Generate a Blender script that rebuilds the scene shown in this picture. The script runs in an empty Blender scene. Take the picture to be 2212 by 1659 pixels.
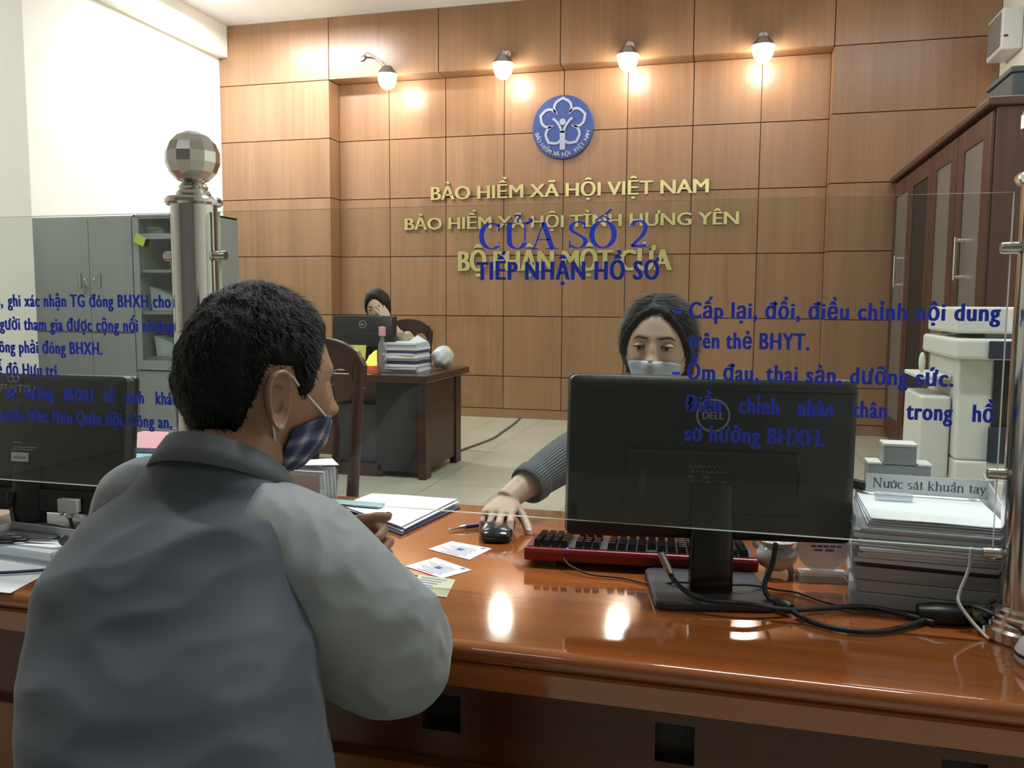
import bpy, bmesh, math, random
from math import sin, cos, pi, radians, sqrt, exp
from mathutils import Vector, Matrix, noise

# ------------------------------------------------------------------ camera, world, big lights, exposure
SC = bpy.context.scene
COL = SC.collection
random.seed(7)

cam_data = bpy.data.cameras.new('camera')
cam_data.sensor_width = 36.0
cam_data.lens = 36.0 * 1839.7 / 2212.0
cam_data.clip_start = 0.05
cam = bpy.data.objects.new('camera', cam_data)
COL.objects.link(cam)
YAW, PITCH, ROLL = radians(14.766), radians(5.426), radians(-0.322)
cam.location = (0, 0, 1.25)
cam.rotation_euler = (Matrix.Rotation(YAW, 3, 'Z') @ Matrix.Rotation(pi / 2 - PITCH, 3, 'X') @ Matrix.Rotation(-ROLL, 3, 'Z')).to_euler()
SC.camera = cam

world = bpy.data.worlds.new('world')
SC.world = world
world.use_nodes = True
world.node_tree.nodes['Background'].inputs[0].default_value = (0.75, 0.82, 0.9, 1)
world.node_tree.nodes['Background'].inputs[1].default_value = 0.05

SC.view_settings.view_transform = 'Standard'
SC.view_settings.look = 'None'
SC.view_settings.gamma = 1.0
SC.view_settings.exposure = 0.0
SC.cycles.max_bounces = 8
SC.cycles.transparent_max_bounces = 24
SC.cycles.caustics_reflective = False
SC.cycles.caustics_refractive = False
SC.cycles.sample_clamp_indirect = 10.0


def area_light(name, loc, size, power, col, rot=(0, 0, 0)):
    d = bpy.data.lights.new(name, 'AREA')
    d.shape = 'RECTANGLE'
    d.size, d.size_y = size
    d.energy = power
    d.color = col
    o = bpy.data.objects.new(name, d)
    o.location = loc
    o.rotation_euler = rot
    COL.objects.link(o)
    return o


# light of the ceiling battens (the fixtures themselves are built with the ceiling)
BATTENS = [  # x, y, length, power, size-mult
    (-4.65, 7.75, 1.2, 115),
    (-2.9, 4.6, 1.2, 30),
    (-0.4, 4.6, 1.2, 32),
    (1.5, 6.2, 1.2, 27),
    (-2.6, 2.3, 1.2, 58),
    (0.25, 2.3, 1.2, 90),
    (-1.6, -1.4, 1.2, 7),
]
CEIL = 4.31
for bx, by, bl, bp in BATTENS:
    area_light('batten_light', (bx, by, CEIL - 0.105), (bl, 0.16), bp, (0.93, 0.97, 1.0))

# ------------------------------------------------------------------ materials


def M(name, col, rough=0.5, metal=0.0, var=0.06, scale=12.0, stretch=(1, 1, 1), bump=0.0, bscale=60.0, spec=0.5, coat=0.0, emit=None, estr=0.0, sheen=0.0, trans=None, sss=0.0):
    m = bpy.data.materials.new(name)
    m.use_nodes = True
    nt = m.node_tree
    b = nt.nodes['Principled BSDF']
    b.inputs['Roughness'].default_value = rough
    b.inputs['Metallic'].default_value = metal
    b.inputs['Specular IOR Level'].default_value = spec
    b.inputs['Coat Weight'].default_value = coat
    b.inputs['Coat Roughness'].default_value = 0.08
    if sheen:
        b.inputs['Sheen Weight'].default_value = sheen
    if sss:
        b.inputs['Subsurface Weight'].default_value = sss
        b.inputs['Subsurface Radius'].default_value = (0.012, 0.005, 0.003)
    tc = nt.nodes.new('ShaderNodeTexCoord')
    mp = nt.nodes.new('ShaderNodeMapping')
    mp.inputs['Scale'].default_value = stretch
    nt.links.new(tc.outputs['Object'], mp.inputs[0])
    nz = nt.nodes.new('ShaderNodeTexNoise')
    nz.inputs['Scale'].default_value = scale
    nz.inputs['Detail'].default_value = 4
    nt.links.new(mp.outputs[0], nz.inputs['Vector'])
    mx = nt.nodes.new('ShaderNodeMix')
    mx.data_type = 'RGBA'
    c = list(col)
    mx.inputs[6].default_value = [max(0, v * (1 - var * 2)) for v in c] + [1]
    mx.inputs[7].default_value = [min(1, v * (1 + var * 2)) for v in c] + [1]
    nt.links.new(nz.outputs[0], mx.inputs[0])
    nt.links.new(mx.outputs[2], b.inputs['Base Color'])
    if bump:
        n2 = nt.nodes.new('ShaderNodeTexNoise')
        n2.inputs['Scale'].default_value = bscale
        n2.inputs['Detail'].default_value = 5
        nt.links.new(mp.outputs[0], n2.inputs['Vector'])
        bn = nt.nodes.new('ShaderNodeBump')
        bn.inputs['Strength'].default_value = bump
        bn.inputs['Distance'].default_value = 0.01
        nt.links.new(n2.outputs[0], bn.inputs['Height'])
        nt.links.new(bn.outputs[0], b.inputs['Normal'])
    if emit:
        b.inputs['Emission Color'].default_value = (*emit, 1)
        b.inputs['Emission Strength'].default_value = estr
    return m


def wood(name, dark, light, rough=0.3, sx=28.0, along='Z', coat=0.0, island=0.12, spec=0.5, fine=1.0):
    """veneer with grain running along one axis; each board gets its own slight tone"""
    m = bpy.data.materials.new(name)
    m.use_nodes = True
    nt = m.node_tree
    b = nt.nodes['Principled BSDF']
    b.inputs['Roughness'].default_value = rough
    b.inputs['Coat Weight'].default_value = coat
    b.inputs['Coat Roughness'].default_value = 0.06
    b.inputs['Specular IOR Level'].default_value = spec
    tc = nt.nodes.new('ShaderNodeTexCoord')
    geo = nt.nodes.new('ShaderNodeNewGeometry')
    add = nt.nodes.new('ShaderNodeVectorMath')
    add.operation = 'MULTIPLY_ADD'
    add.inputs[1].default_value = (1, 1, 1)
    sc = nt.nodes.new('ShaderNodeVectorMath')
    sc.operation = 'SCALE'
    sc.inputs[0].default_value = (3.1, 5.3, 7.7)
    nt.links.new(geo.outputs['Random Per Island'], sc.inputs['Scale'])
    nt.links.new(tc.outputs['Object'], add.inputs[0])
    nt.links.new(sc.outputs[0], add.inputs[2])
    mp = nt.nodes.new('ShaderNodeMapping')
    mp.inputs['Scale'].default_value = {'Z': (1, 1, 0.03), 'X': (0.03, 1, 1), 'Y': (1, 0.03, 1)}[along]
    nt.links.new(add.outputs[0], mp.inputs[0])
    n1 = nt.nodes.new('ShaderNodeTexNoise')
    n1.inputs['Scale'].default_value = sx
    n1.inputs['Detail'].default_value = 6
    n1.inputs['Roughness'].default_value = 0.6
    nt.links.new(mp.outputs[0], n1.inputs['Vector'])
    n2 = nt.nodes.new('ShaderNodeTexNoise')
    n2.inputs['Scale'].default_value = sx * 0.14 * fine
    n2.inputs['Detail'].default_value = 3
    nt.links.new(mp.outputs[0], n2.inputs['Vector'])
    ad = nt.nodes.new('ShaderNodeMath')
    ad.operation = 'ADD'
    nt.links.new(n1.outputs[0], ad.inputs[0])
    nt.links.new(n2.outputs[0], ad.inputs[1])
    rp = nt.nodes.new('ShaderNodeMapRange')
    rp.inputs['From Min'].default_value = 0.7
    rp.inputs['From Max'].default_value = 1.3
    nt.links.new(ad.outputs[0], rp.inputs[0])
    mx = nt.nodes.new('ShaderNodeMix')
    mx.data_type = 'RGBA'
    mx.inputs[6].default_value = (*dark, 1)
    mx.inputs[7].default_value = (*light, 1)
    nt.links.new(rp.outputs[0], mx.inputs[0])
    hs = nt.nodes.new('ShaderNodeHueSaturation')
    vr = nt.nodes.new('ShaderNodeMapRange')
    vr.inputs['To Min'].default_value = 1 - island
    vr.inputs['To Max'].default_value = 1 + island
    nt.links.new(geo.outputs['Random Per Island'], vr.inputs[0])
    nt.links.new(vr.outputs[0], hs.inputs['Value'])
    nt.links.new(mx.outputs[2], hs.inputs['Color'])
    nt.links.new(hs.outputs[0], b.inputs['Base Color'])
    return m


def glass(name, tint, rough=0.0, ior=1.5, haze=0.0):
    """clear sheet: straight-through light with a tint, plus Fresnel mirror reflection"""
    m = bpy.data.materials.new(name)
    m.use_nodes = True
    nt = m.node_tree
    for n in list(nt.nodes):
        if n.type != 'OUTPUT_MATERIAL':
            nt.nodes.remove(n)
    out = nt.nodes['Material Output']
    tr = nt.nodes.new('ShaderNodeBsdfTransparent')
    nz = nt.nodes.new('ShaderNodeTexNoise')
    nz.inputs['Scale'].default_value = 3.0
    mx = nt.nodes.new('ShaderNodeMix')
    mx.data_type = 'RGBA'
    mx.inputs[6].default_value = (*[v * 0.985 for v in tint], 1)
    mx.inputs[7].default_value = (*tint, 1)
    nt.links.new(nz.outputs[0], mx.inputs[0])
    nt.links.new(mx.outputs[2], tr.inputs[0])
    gl = nt.nodes.new('ShaderNodeBsdfGlossy')
    gl.inputs['Roughness'].default_value = rough
    fr = nt.nodes.new('ShaderNodeFresnel')
    ge = nt.nodes.new('ShaderNodeNewGeometry')
    io = nt.nodes.new('ShaderNodeMapRange')      # same reflectance on the way in and out of the sheet
    io.inputs['To Min'].default_value = ior
    io.inputs['To Max'].default_value = 1.0 / ior
    nt.links.new(ge.outputs['Backfacing'], io.inputs[0])
    nt.links.new(io.outputs[0], fr.inputs['IOR'])
    ms = nt.nodes.new('ShaderNodeMixShader')
    nt.links.new(fr.outputs[0], ms.inputs[0])
    nt.links.new(tr.outputs[0], ms.inputs[1])
    nt.links.new(gl.outputs[0], ms.inputs[2])
    last = ms
    if haze:
        df = nt.nodes.new('ShaderNodeBsdfDiffuse')
        df.inputs[0].default_value = (0.8, 0.82, 0.85, 1)
        m2 = nt.nodes.new('ShaderNodeMixShader')
        m2.inputs[0].default_value = haze
        nt.links.new(ms.outputs[0], m2.inputs[1])
        nt.links.new(df.outputs[0], m2.inputs[2])
        last = m2
    nt.links.new(last.outputs[0], out.inputs[0])
    return m


def vinyl_material():
    m = M('blue_vinyl_lettering', (0.12, 0.20, 0.88), 0.5, var=0.02)
    nt = m.node_tree
    tl = nt.nodes.new('ShaderNodeBsdfTranslucent')
    tl.inputs[0].default_value = (0.15, 0.25, 0.95, 1)
    ms = nt.nodes.new('ShaderNodeMixShader')
    ms.inputs[0].default_value = 0.6
    nt.links.new(nt.nodes['Principled BSDF'].outputs[0], ms.inputs[1])
    nt.links.new(tl.outputs[0], ms.inputs[2])
    nt.links.new(ms.outputs[0], nt.nodes['Material Output'].inputs[0])
    return m


MAT = {}
MAT['panel'] = wood('oak_veneer_panel', (0.275, 0.145, 0.075), (0.375, 0.208, 0.112), rough=0.32, sx=26, along='Z', island=0.05)
MAT['panel_gap'] = M('dark_panel_joint', (0.10, 0.045, 0.02), 0.7)
MAT['counter'] = wood('varnished_counter_wood', (0.25, 0.066, 0.016), (0.37, 0.115, 0.028), rough=0.08, sx=22, along='X', coat=0.6, island=0.05, spec=0.6)
MAT['counter_shaded'] = wood('varnished_counter_front_shaded', (0.07, 0.016, 0.006), (0.11, 0.028, 0.010), rough=0.3, sx=20, along='X', island=0.05)  # counter wood darkened: shade below the apron is put into the colour
MAT['counter_low'] = wood('varnished_counter_plinth', (0.22, 0.075, 0.018), (0.30, 0.11, 0.03), rough=0.35, sx=20, along='X', island=0.04)
MAT['black'] = M('black_recess', (0.006, 0.005, 0.005), 0.6)
MAT['recess'] = M('dark_brown_recess', (0.014, 0.007, 0.005), 0.6)
MAT['frosted'] = glass('frosted_award_glass', (0.93, 0.95, 0.92), rough=0.15, haze=0.55)
MAT['mahogany'] = wood('dark_mahogany', (0.026, 0.009, 0.006), (0.050, 0.018, 0.011), rough=0.35, sx=25, along='Z', island=0.08, coat=0.0, spec=0.35)
MAT['mahogany_h'] = wood('dark_mahogany_top', (0.030, 0.010, 0.007), (0.055, 0.02, 0.012), rough=0.28, sx=25, along='X', island=0.08, coat=0.1, spec=0.4)
MAT['mahogany_mid'] = wood('brown_modesty_panel', (0.16, 0.065, 0.035), (0.22, 0.095, 0.05), rough=0.35, sx=20, along='X', island=0.04)
MAT['maroon'] = wood('maroon_wardrobe_wood', (0.050, 0.018, 0.015), (0.085, 0.032, 0.026), rough=0.35, sx=25, along='Z', island=0.06)
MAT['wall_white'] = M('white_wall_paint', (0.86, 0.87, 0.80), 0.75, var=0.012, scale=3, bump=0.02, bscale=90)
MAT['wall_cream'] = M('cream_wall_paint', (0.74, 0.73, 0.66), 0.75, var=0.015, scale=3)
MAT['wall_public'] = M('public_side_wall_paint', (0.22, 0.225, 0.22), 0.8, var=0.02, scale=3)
MAT['ceiling'] = M('ceiling_paint', (0.80, 0.80, 0.78), 0.8, var=0.01, scale=3)
MAT['steel'] = M('polished_stainless_steel', (0.62, 0.60, 0.56), 0.13, metal=1.0, var=0.03, scale=3, stretch=(1, 1, 8))
MAT['steel_dark'] = M('brushed_nickel', (0.50, 0.50, 0.50), 0.25, metal=1.0, var=0.03)
MAT['chrome'] = M('chrome', (0.8, 0.8, 0.8), 0.08, metal=1.0, var=0.02)
MAT['gold'] = M('gold_letter_metal', (0.78, 0.68, 0.30), 0.32, metal=0.75, var=0.1, scale=6)
MAT['glass'] = glass('clear_partition_glass', (0.935, 0.958, 0.930))
MAT['glass_edge'] = M('polished_glass_edge', (0.62, 0.70, 0.62), 0.2, var=0.03)
MAT['acrylic'] = glass('clear_acrylic', (0.93, 0.94, 0.96), rough=0.05, haze=0.12)
MAT['acrylic_edge'] = glass('frosted_acrylic_edge', (0.80, 0.84, 0.88), rough=0.2, haze=0.35)
MAT['blackplastic'] = M('black_monitor_plastic', (0.012, 0.013, 0.013), 0.38, var=0.1)
MAT['blackgloss'] = M('glossy_black_plastic', (0.010, 0.010, 0.011), 0.18, var=0.1)
MAT['darkgrey'] = M('dark_grey_plastic', (0.035, 0.036, 0.04), 0.45, var=0.08)
MAT['logo_grey'] = M('grey_printed_logo', (0.42, 0.42, 0.41), 0.4, var=0.03)
MAT['paper'] = M('white_paper', (0.82, 0.84, 0.87), 0.7, var=0.02, scale=20)
MAT['paper2'] = M('bluish_paper', (0.62, 0.66, 0.76), 0.7, var=0.04, scale=20)
MAT['paper3'] = M('grey_paper', (0.42, 0.43, 0.44), 0.75, var=0.05, scale=20)
MAT['navy'] = M('navy_cover', (0.035, 0.04, 0.12), 0.5, var=0.08)
MAT['ink'] = M('grey_print_ink', (0.35, 0.37, 0.42), 0.7, var=0.05)
MAT['ink_dark'] = M('dark_grey_print_ink', (0.10, 0.11, 0.13), 0.7, var=0.05)
MAT['print_dim'] = M('dim_grey_print', (0.10, 0.10, 0.10), 0.6, var=0.2, scale=200)
MAT['ink_blue'] = M('blue_print_ink', (0.16, 0.22, 0.45), 0.7, var=0.05)
MAT['ink_red'] = M('red_print_ink', (0.62, 0.10, 0.10), 0.7, var=0.05)
MAT['grey_steel'] = M('grey_painted_steel', (0.30, 0.325, 0.325), 0.45, var=0.02, scale=4)
MAT['grey_steel_shaded'] = M('cabinet_inner_shade_colour', (0.10, 0.105, 0.11), 0.6, var=0.05)  # cabinet steel darkened, its inner shade painted in
MAT['beige_plastic'] = M('pale_office_machine_plastic', (0.62, 0.62, 0.58), 0.45, var=0.02)
MAT['navy_plastic'] = M('navy_machine_panel', (0.018, 0.024, 0.05), 0.35, var=0.05)
MAT['red_plastic'] = M('red_keyboard_plastic', (0.22, 0.012, 0.015), 0.35, var=0.05)
MAT['tan_porcelain'] = M('white_porcelain', (0.62, 0.62, 0.58), 0.2, var=0.03)
MAT['crumple'] = M('orange_red_wrapper', (0.62, 0.10, 0.04), 0.35, var=0.3, scale=60)
MAT['yellow_card'] = M('yellow_sign_card', (0.62, 0.60, 0.10), 0.5, var=0.03)
MAT['logo_blue'] = M('blue_logo_disc', (0.032, 0.062, 0.26), 0.35, var=0.05, scale=3)
MAT['logo_white'] = M('pale_logo_relief', (0.36, 0.39, 0.50), 0.4, var=0.03)
MAT['cable'] = M('black_cable_rubber', (0.012, 0.012, 0.012), 0.45, var=0.05)
MAT['cable_grey'] = M('grey_cable', (0.10, 0.095, 0.08), 0.5, var=0.05)
MAT['cable_white'] = M('white_cable', (0.65, 0.65, 0.62), 0.45, var=0.03)
MAT['white_plastic'] = M('white_plastic', (0.75, 0.75, 0.74), 0.35, var=0.02)
MAT['bag'] = M('translucent_white_bag', (0.62, 0.63, 0.64), 0.4, var=0.05, bump=0.4, bscale=18)
MAT['green'] = M('lime_green_tag', (0.45, 0.62, 0.10), 0.5, var=0.05)
MAT['pink'] = M('pink_paper', (0.68, 0.32, 0.38), 0.7, var=0.04)
MAT['cyan'] = M('light_blue_folder', (0.22, 0.55, 0.68), 0.6, var=0.04)
MAT['cyan_clear'] = M('pale_blue_ruler_plastic', (0.30, 0.58, 0.66), 0.2, var=0.05)
MAT['blue_pen'] = M('violet_blue_pen', (0.05, 0.04, 0.20), 0.3, var=0.05)
MAT['blue_vinyl'] = vinyl_material()
MAT['lampglow'] = M('glowing_tube', (1, 1, 1), 0.5, emit=(0.95, 0.98, 1.0), estr=10.0)
MAT['bulb'] = M('glowing_lamp_bulb', (1, 1, 1), 0.5, emit=(1.0, 0.91, 0.75), estr=70.0)
MAT['fire'] = M('small_lit_lamp', (1, 0.5, 0.1), 0.5, emit=(1.0, 0.45, 0.08), estr=1.6)
MAT['led'] = M('blue_indicator_led', (0.1, 0.1, 1), 0.5, emit=(0.1, 0.15, 1.0), estr=3.0)
MAT['wallpanel_glass'] = M('frosted_grey_door_glass', (0.16, 0.155, 0.15), 0.25, var=0.05, scale=3)
MAT['teal_box'] = M('dark_grey_green_box', (0.07, 0.08, 0.08), 0.6, var=0.05)
MAT['mesh_grey'] = M('grey_speaker_cloth', (0.22, 0.22, 0.20), 0.8, var=0.05, bump=0.1, bscale=300)


def floor_material():
    m = bpy.data.materials.new('pale_floor_tiles')
    m.use_nodes = True
    nt = m.node_tree
    b = nt.nodes['Principled BSDF']
    b.inputs['Roughness'].default_value = 0.28
    tc = nt.nodes.new('ShaderNodeTexCoord')
    br = nt.nodes.new('ShaderNodeTexBrick')
    br.offset = 0.0
    br.inputs['Scale'].default_value = 1.0
    br.inputs['Brick Width'].default_value = 0.5
    br.inputs['Row Height'].default_value = 0.5
    br.inputs['Mortar Size'].default_value = 0.004
    br.inputs['Color1'].default_value = (0.60, 0.575, 0.47, 1)
    br.inputs['Color2'].default_value = (0.565, 0.545, 0.44, 1)
    br.inputs['Mortar'].default_value = (0.33, 0.31, 0.25, 1)
    nt.links.new(tc.outputs['Object'], br.inputs['Vector'])
    nz = nt.nodes.new('ShaderNodeTexNoise')
    nz.inputs['Scale'].default_value = 2.5
    nz.inputs['Detail'].default_value = 5
    nt.links.new(tc.outputs['Object'], nz.inputs['Vector'])
    mx = nt.nodes.new('ShaderNodeMix')
    mx.data_type = 'RGBA'
    mx.blend_type = 'MULTIPLY'
    mx.inputs[0].default_value = 0.25
    nt.links.new(br.outputs['Color'], mx.inputs[6])
    nt.links.new(nz.outputs[0], mx.inputs[7])
    nt.links.new(mx.outputs[2], b.inputs['Base Color'])
    return m


MAT['floor'] = floor_material()

# ------------------------------------------------------------------ mesh helpers


def new_bm():
    return bmesh.new()


def obj(name, bm, mat, parent=None, smooth=False, bevel=0.0, seg=2, angle=40):
    """link one bmesh as ONE mesh object"""
    me = bpy.data.meshes.new(name)
    bmesh.ops.recalc_face_normals(bm, faces=bm.faces[:])
    bm.to_mesh(me)
    bm.free()
    return obj_me(name, me, mat, parent, smooth, bevel, seg, angle)


def obj_me(name, me, mat, parent=None, smooth=False, bevel=0.0, seg=2, angle=40):
    for mm in (mat if isinstance(mat, (list, tuple)) else [mat]):
        me.materials.append(MAT[mm] if isinstance(mm, str) else mm)
    if smooth:
        me.polygons.foreach_set('use_smooth', [True] * len(me.polygons))
        if smooth == 'auto':
            me.set_sharp_from_angle(angle=radians(angle))
    o = bpy.data.objects.new(name, me)
    COL.objects.link(o)
    if parent is not None:
        o.parent = parent
    if bevel:
        b = o.modifiers.new('bevel', 'BEVEL')
        b.width = bevel
        b.segments = seg
        b.limit_method = 'ANGLE'
        b.angle_limit = radians(35)
    return o


def tag(o, label, cat, group=None):
    o['label'] = label
    o['category'] = cat
    if group:
        o['group'] = group
    return o


def thing(name, label, cat, loc=(0, 0, 0), rz=0.0, group=None):
    o = bpy.data.objects.new(name, None)
    o.empty_display_size = 0.05
    o.location = loc
    o.rotation_euler = (0, 0, rz)
    COL.objects.link(o)
    return tag(o, label, cat, group)


def struct(name, bm, mat, **k):
    o = obj(name, bm, mat, **k)
    o['kind'] = 'structure'
    return o


def box(bm, lo, hi, mat=0, rot=None, about=None):
    x0, y0, z0 = lo
    x1, y1, z1 = hi
    vs = [bm.verts.new(p) for p in ((x0, y0, z0), (x1, y0, z0), (x1, y1, z0), (x0, y1, z0), (x0, y0, z1), (x1, y0, z1), (x1, y1, z1), (x0, y1, z1))]
    for f in ((3, 2, 1, 0), (4, 5, 6, 7), (0, 1, 5, 4), (1, 2, 6, 5), (2, 3, 7, 6), (3, 0, 4, 7)):
        fc = bm.faces.new([vs[i] for i in f])
        fc.material_index = mat
    if rot is not None:
        bmesh.ops.rotate(bm, verts=vs, cent=about or [(a + b) / 2 for a, b in zip(lo, hi)], matrix=rot)
    return vs


def cbox(bm, c, s, mat=0, rot=None, about=None):
    return box(bm, [c[i] - s[i] / 2 for i in range(3)], [c[i] + s[i] / 2 for i in range(3)], mat, rot, about)


def RZ(a):
    return Matrix.Rotation(radians(a), 3, 'Z')


def RX(a):
    return Matrix.Rotation(radians(a), 3, 'X')


def RY(a):
    return Matrix.Rotation(radians(a), 3, 'Y')


def prism(bm, pts, z0, z1, mat=0):
    """extrude a 2D polygon (x, y) from z0 to z1"""
    a = [bm.verts.new((p[0], p[1], z0)) for p in pts]
    b = [bm.verts.new((p[0], p[1], z1)) for p in pts]
    n = len(pts)
    fs = [bm.faces.new(a[::-1]), bm.faces.new(b)]
    for i in range(n):
        fs.append(bm.faces.new((a[i], a[(i + 1) % n], b[(i + 1) % n], b[i])))
    for f in fs:
        f.material_index = mat
    return a + b


def extrude_profile(bm, prof, x0, x1, mat=0):
    """a closed (y, z) outline swept along X"""
    a = [bm.verts.new((x0, p[0], p[1])) for p in prof]
    b = [bm.verts.new((x1, p[0], p[1])) for p in prof]
    n = len(prof)
    fs = [bm.faces.new(a), bm.faces.new(b[::-1])]
    for i in range(n):
        fs.append(bm.faces.new((a[i], b[i], b[(i + 1) % n], a[(i + 1) % n])))
    for f in fs:
        f.material_index = mat


def lathe(bm, prof, c=(0, 0, 0), seg=32, axis='Z', mat=0, closed=False):
    """revolve (r, h) rows about an axis through c"""
    rings = []
    for r, h in prof:
        ring = []
        for k in range(seg):
            a = 2 * pi * k / seg
            if axis == 'Z':
                p = (c[0] + r * cos(a), c[1] + r * sin(a), c[2] + h)
            elif axis == 'X':
                p = (c[0] + h, c[1] + r * cos(a), c[2] + r * sin(a))
            else:
                p = (c[0] + r * cos(a), c[1] + h, c[2] + r * sin(a))
            ring.append(bm.verts.new(p))
        rings.append(ring)
    fs = []
    for a, b in zip(rings, rings[1:] + ([rings[0]] if closed else [])):
        for k in range(seg):
            fs.append(bm.faces.new((a[k], a[(k + 1) % seg], b[(k + 1) % seg], b[k])))
    if closed:
        for f in fs:
            f.material_index = mat
        return
    if prof[0][0] > 1e-6:
        fs.append(bm.faces.new(rings[0][::-1]))
    if prof[-1][0] > 1e-6:
        fs.append(bm.faces.new(rings[-1]))
    for f in fs:
        f.material_index = mat
    bmesh.ops.remove_doubles(bm, verts=[v for r in rings for v in r], dist=1e-6)


def smooth_path(pts, n=8):
    """Catmull-Rom through points"""
    P = [Vector(p) for p in pts]
    out = []
    for i in range(len(P) - 1):
        p0 = P[i - 1] if i else P[0] * 2 - P[1]
        p1, p2 = P[i], P[i + 1]
        p3 = P[i + 2] if i + 2 < len(P) else P[-1] * 2 - P[-2]
        for k in range(n):
            t = k / n
            out.append(0.5 * ((2 * p1) + (p2 - p0) * t + (2 * p0 - 5 * p1 + 4 * p2 - p3) * t * t + (3 * p1 - p0 - 3 * p2 + p3) * t ** 3))
    out.append(P[-1])
    return out


def tube(bm, pts, r, seg=10, smooth=0, mat=0, cap=True):
    """round bar along a path; r is one radius or one per point"""
    if smooth:
        rr = r
        if isinstance(r, (list, tuple)):
            rr = []
            for i in range(len(r) - 1):
                for k in range(smooth):
                    t = k / smooth
                    rr.append(r[i] * (1 - t) + r[i + 1] * t)
            rr.append(r[-1])
        pts = smooth_path(pts, smooth)
        r = rr
    P = [Vector(p) for p in pts]
    n = len(P)
    up = None
    rings = []
    for i in range(n):
        t = (P[min(i + 1, n - 1)] - P[max(i - 1, 0)]).normalized()
        if up is None:
            up = Vector((0, 0, 1)) if abs(t.z) < 0.9 else Vector((1, 0, 0))
        u = t.cross(up).normalized()
        v = u.cross(t).normalized()
        up = v
        ri = r[i] if isinstance(r, (list, tuple)) else r
        rings.append([bm.verts.new(P[i] + u * (ri * cos(2 * pi * k / seg)) + v * (ri * sin(2 * pi * k / seg))) for k in range(seg)])
    for a, b in zip(rings, rings[1:]):
        for k in range(seg):
            bm.faces.new((a[k], a[(k + 1) % seg], b[(k + 1) % seg], b[k])).material_index = mat
    if cap:
        bm.faces.new(rings[0][::-1]).material_index = mat
        bm.faces.new(rings[-1]).material_index = mat


def loft(bm, secs, seg=28, mat=0, power=2.0, cap=True):
    """secs: (center, u vector, v vector) where u, v carry the half-widths"""
    rings = []
    for c, u, v in secs:
        c, u, v = Vector(c), Vector(u), Vector(v)
        ring = []
        for k in range(seg):
            a = 2 * pi * k / seg
            ca, sa = cos(a), sin(a)
            if power != 2.0:
                ca = math.copysign(abs(ca) ** (2 / power), ca)
                sa = math.copysign(abs(sa) ** (2 / power), sa)
            ring.append(bm.verts.new(c + u * ca + v * sa))
        rings.append(ring)
    for a, b in zip(rings, rings[1:]):
        for k in range(seg):
            bm.faces.new((a[k], a[(k + 1) % seg], b[(k + 1) % seg], b[k])).material_index = mat
    if cap:
        bm.faces.new(rings[0][::-1]).material_index = mat
        bm.faces.new(rings[-1]).material_index = mat
    return rings


def ellipsoid(bm, c, r, sub=3, rot=None, mat=0):
    g = bmesh.ops.create_icosphere(bm, subdivisions=sub, radius=1.0)
    for v in g['verts']:
        p = Vector((v.co.x * r[0], v.co.y * r[1], v.co.z * r[2]))
        if rot is not None:
            p = rot @ p
        v.co = p + Vector(c)
    for f in {f for v in g['verts'] for f in v.link_faces}:
        f.material_index = mat
    return g['verts']


def sheet(bm, pts, thick=0.0006, mat=0):
    """thin flat paper: 4 corner points (world), extruded up by thick"""
    a = [bm.verts.new(p) for p in pts]
    b = [bm.verts.new((p[0], p[1], p[2] + thick)) for p in pts]
    n = len(pts)
    fs = [bm.faces.new(a[::-1]), bm.faces.new(b)]
    for i in range(n):
        fs.append(bm.faces.new((a[i], a[(i + 1) % n], b[(i + 1) % n], b[i])))
    for f in fs:
        f.material_index = mat


def dup(root, loc, rz, label, cat=None, group=None):
    """a copy of a thing with copies of its parts and sub-parts"""
    r = root.copy()
    COL.objects.link(r)
    r.location = loc
    r.rotation_euler = (0, 0, rz)
    r['label'] = label
    if group:
        r['group'] = group
    for ch in list(root.children):
        c = ch.copy()
        COL.objects.link(c)
        c.parent = r
        for g in ch.children:
            d = g.copy()
            COL.objects.link(d)
            d.parent = c
    return r


# ------------------------------------------------------------------ lettering

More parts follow.
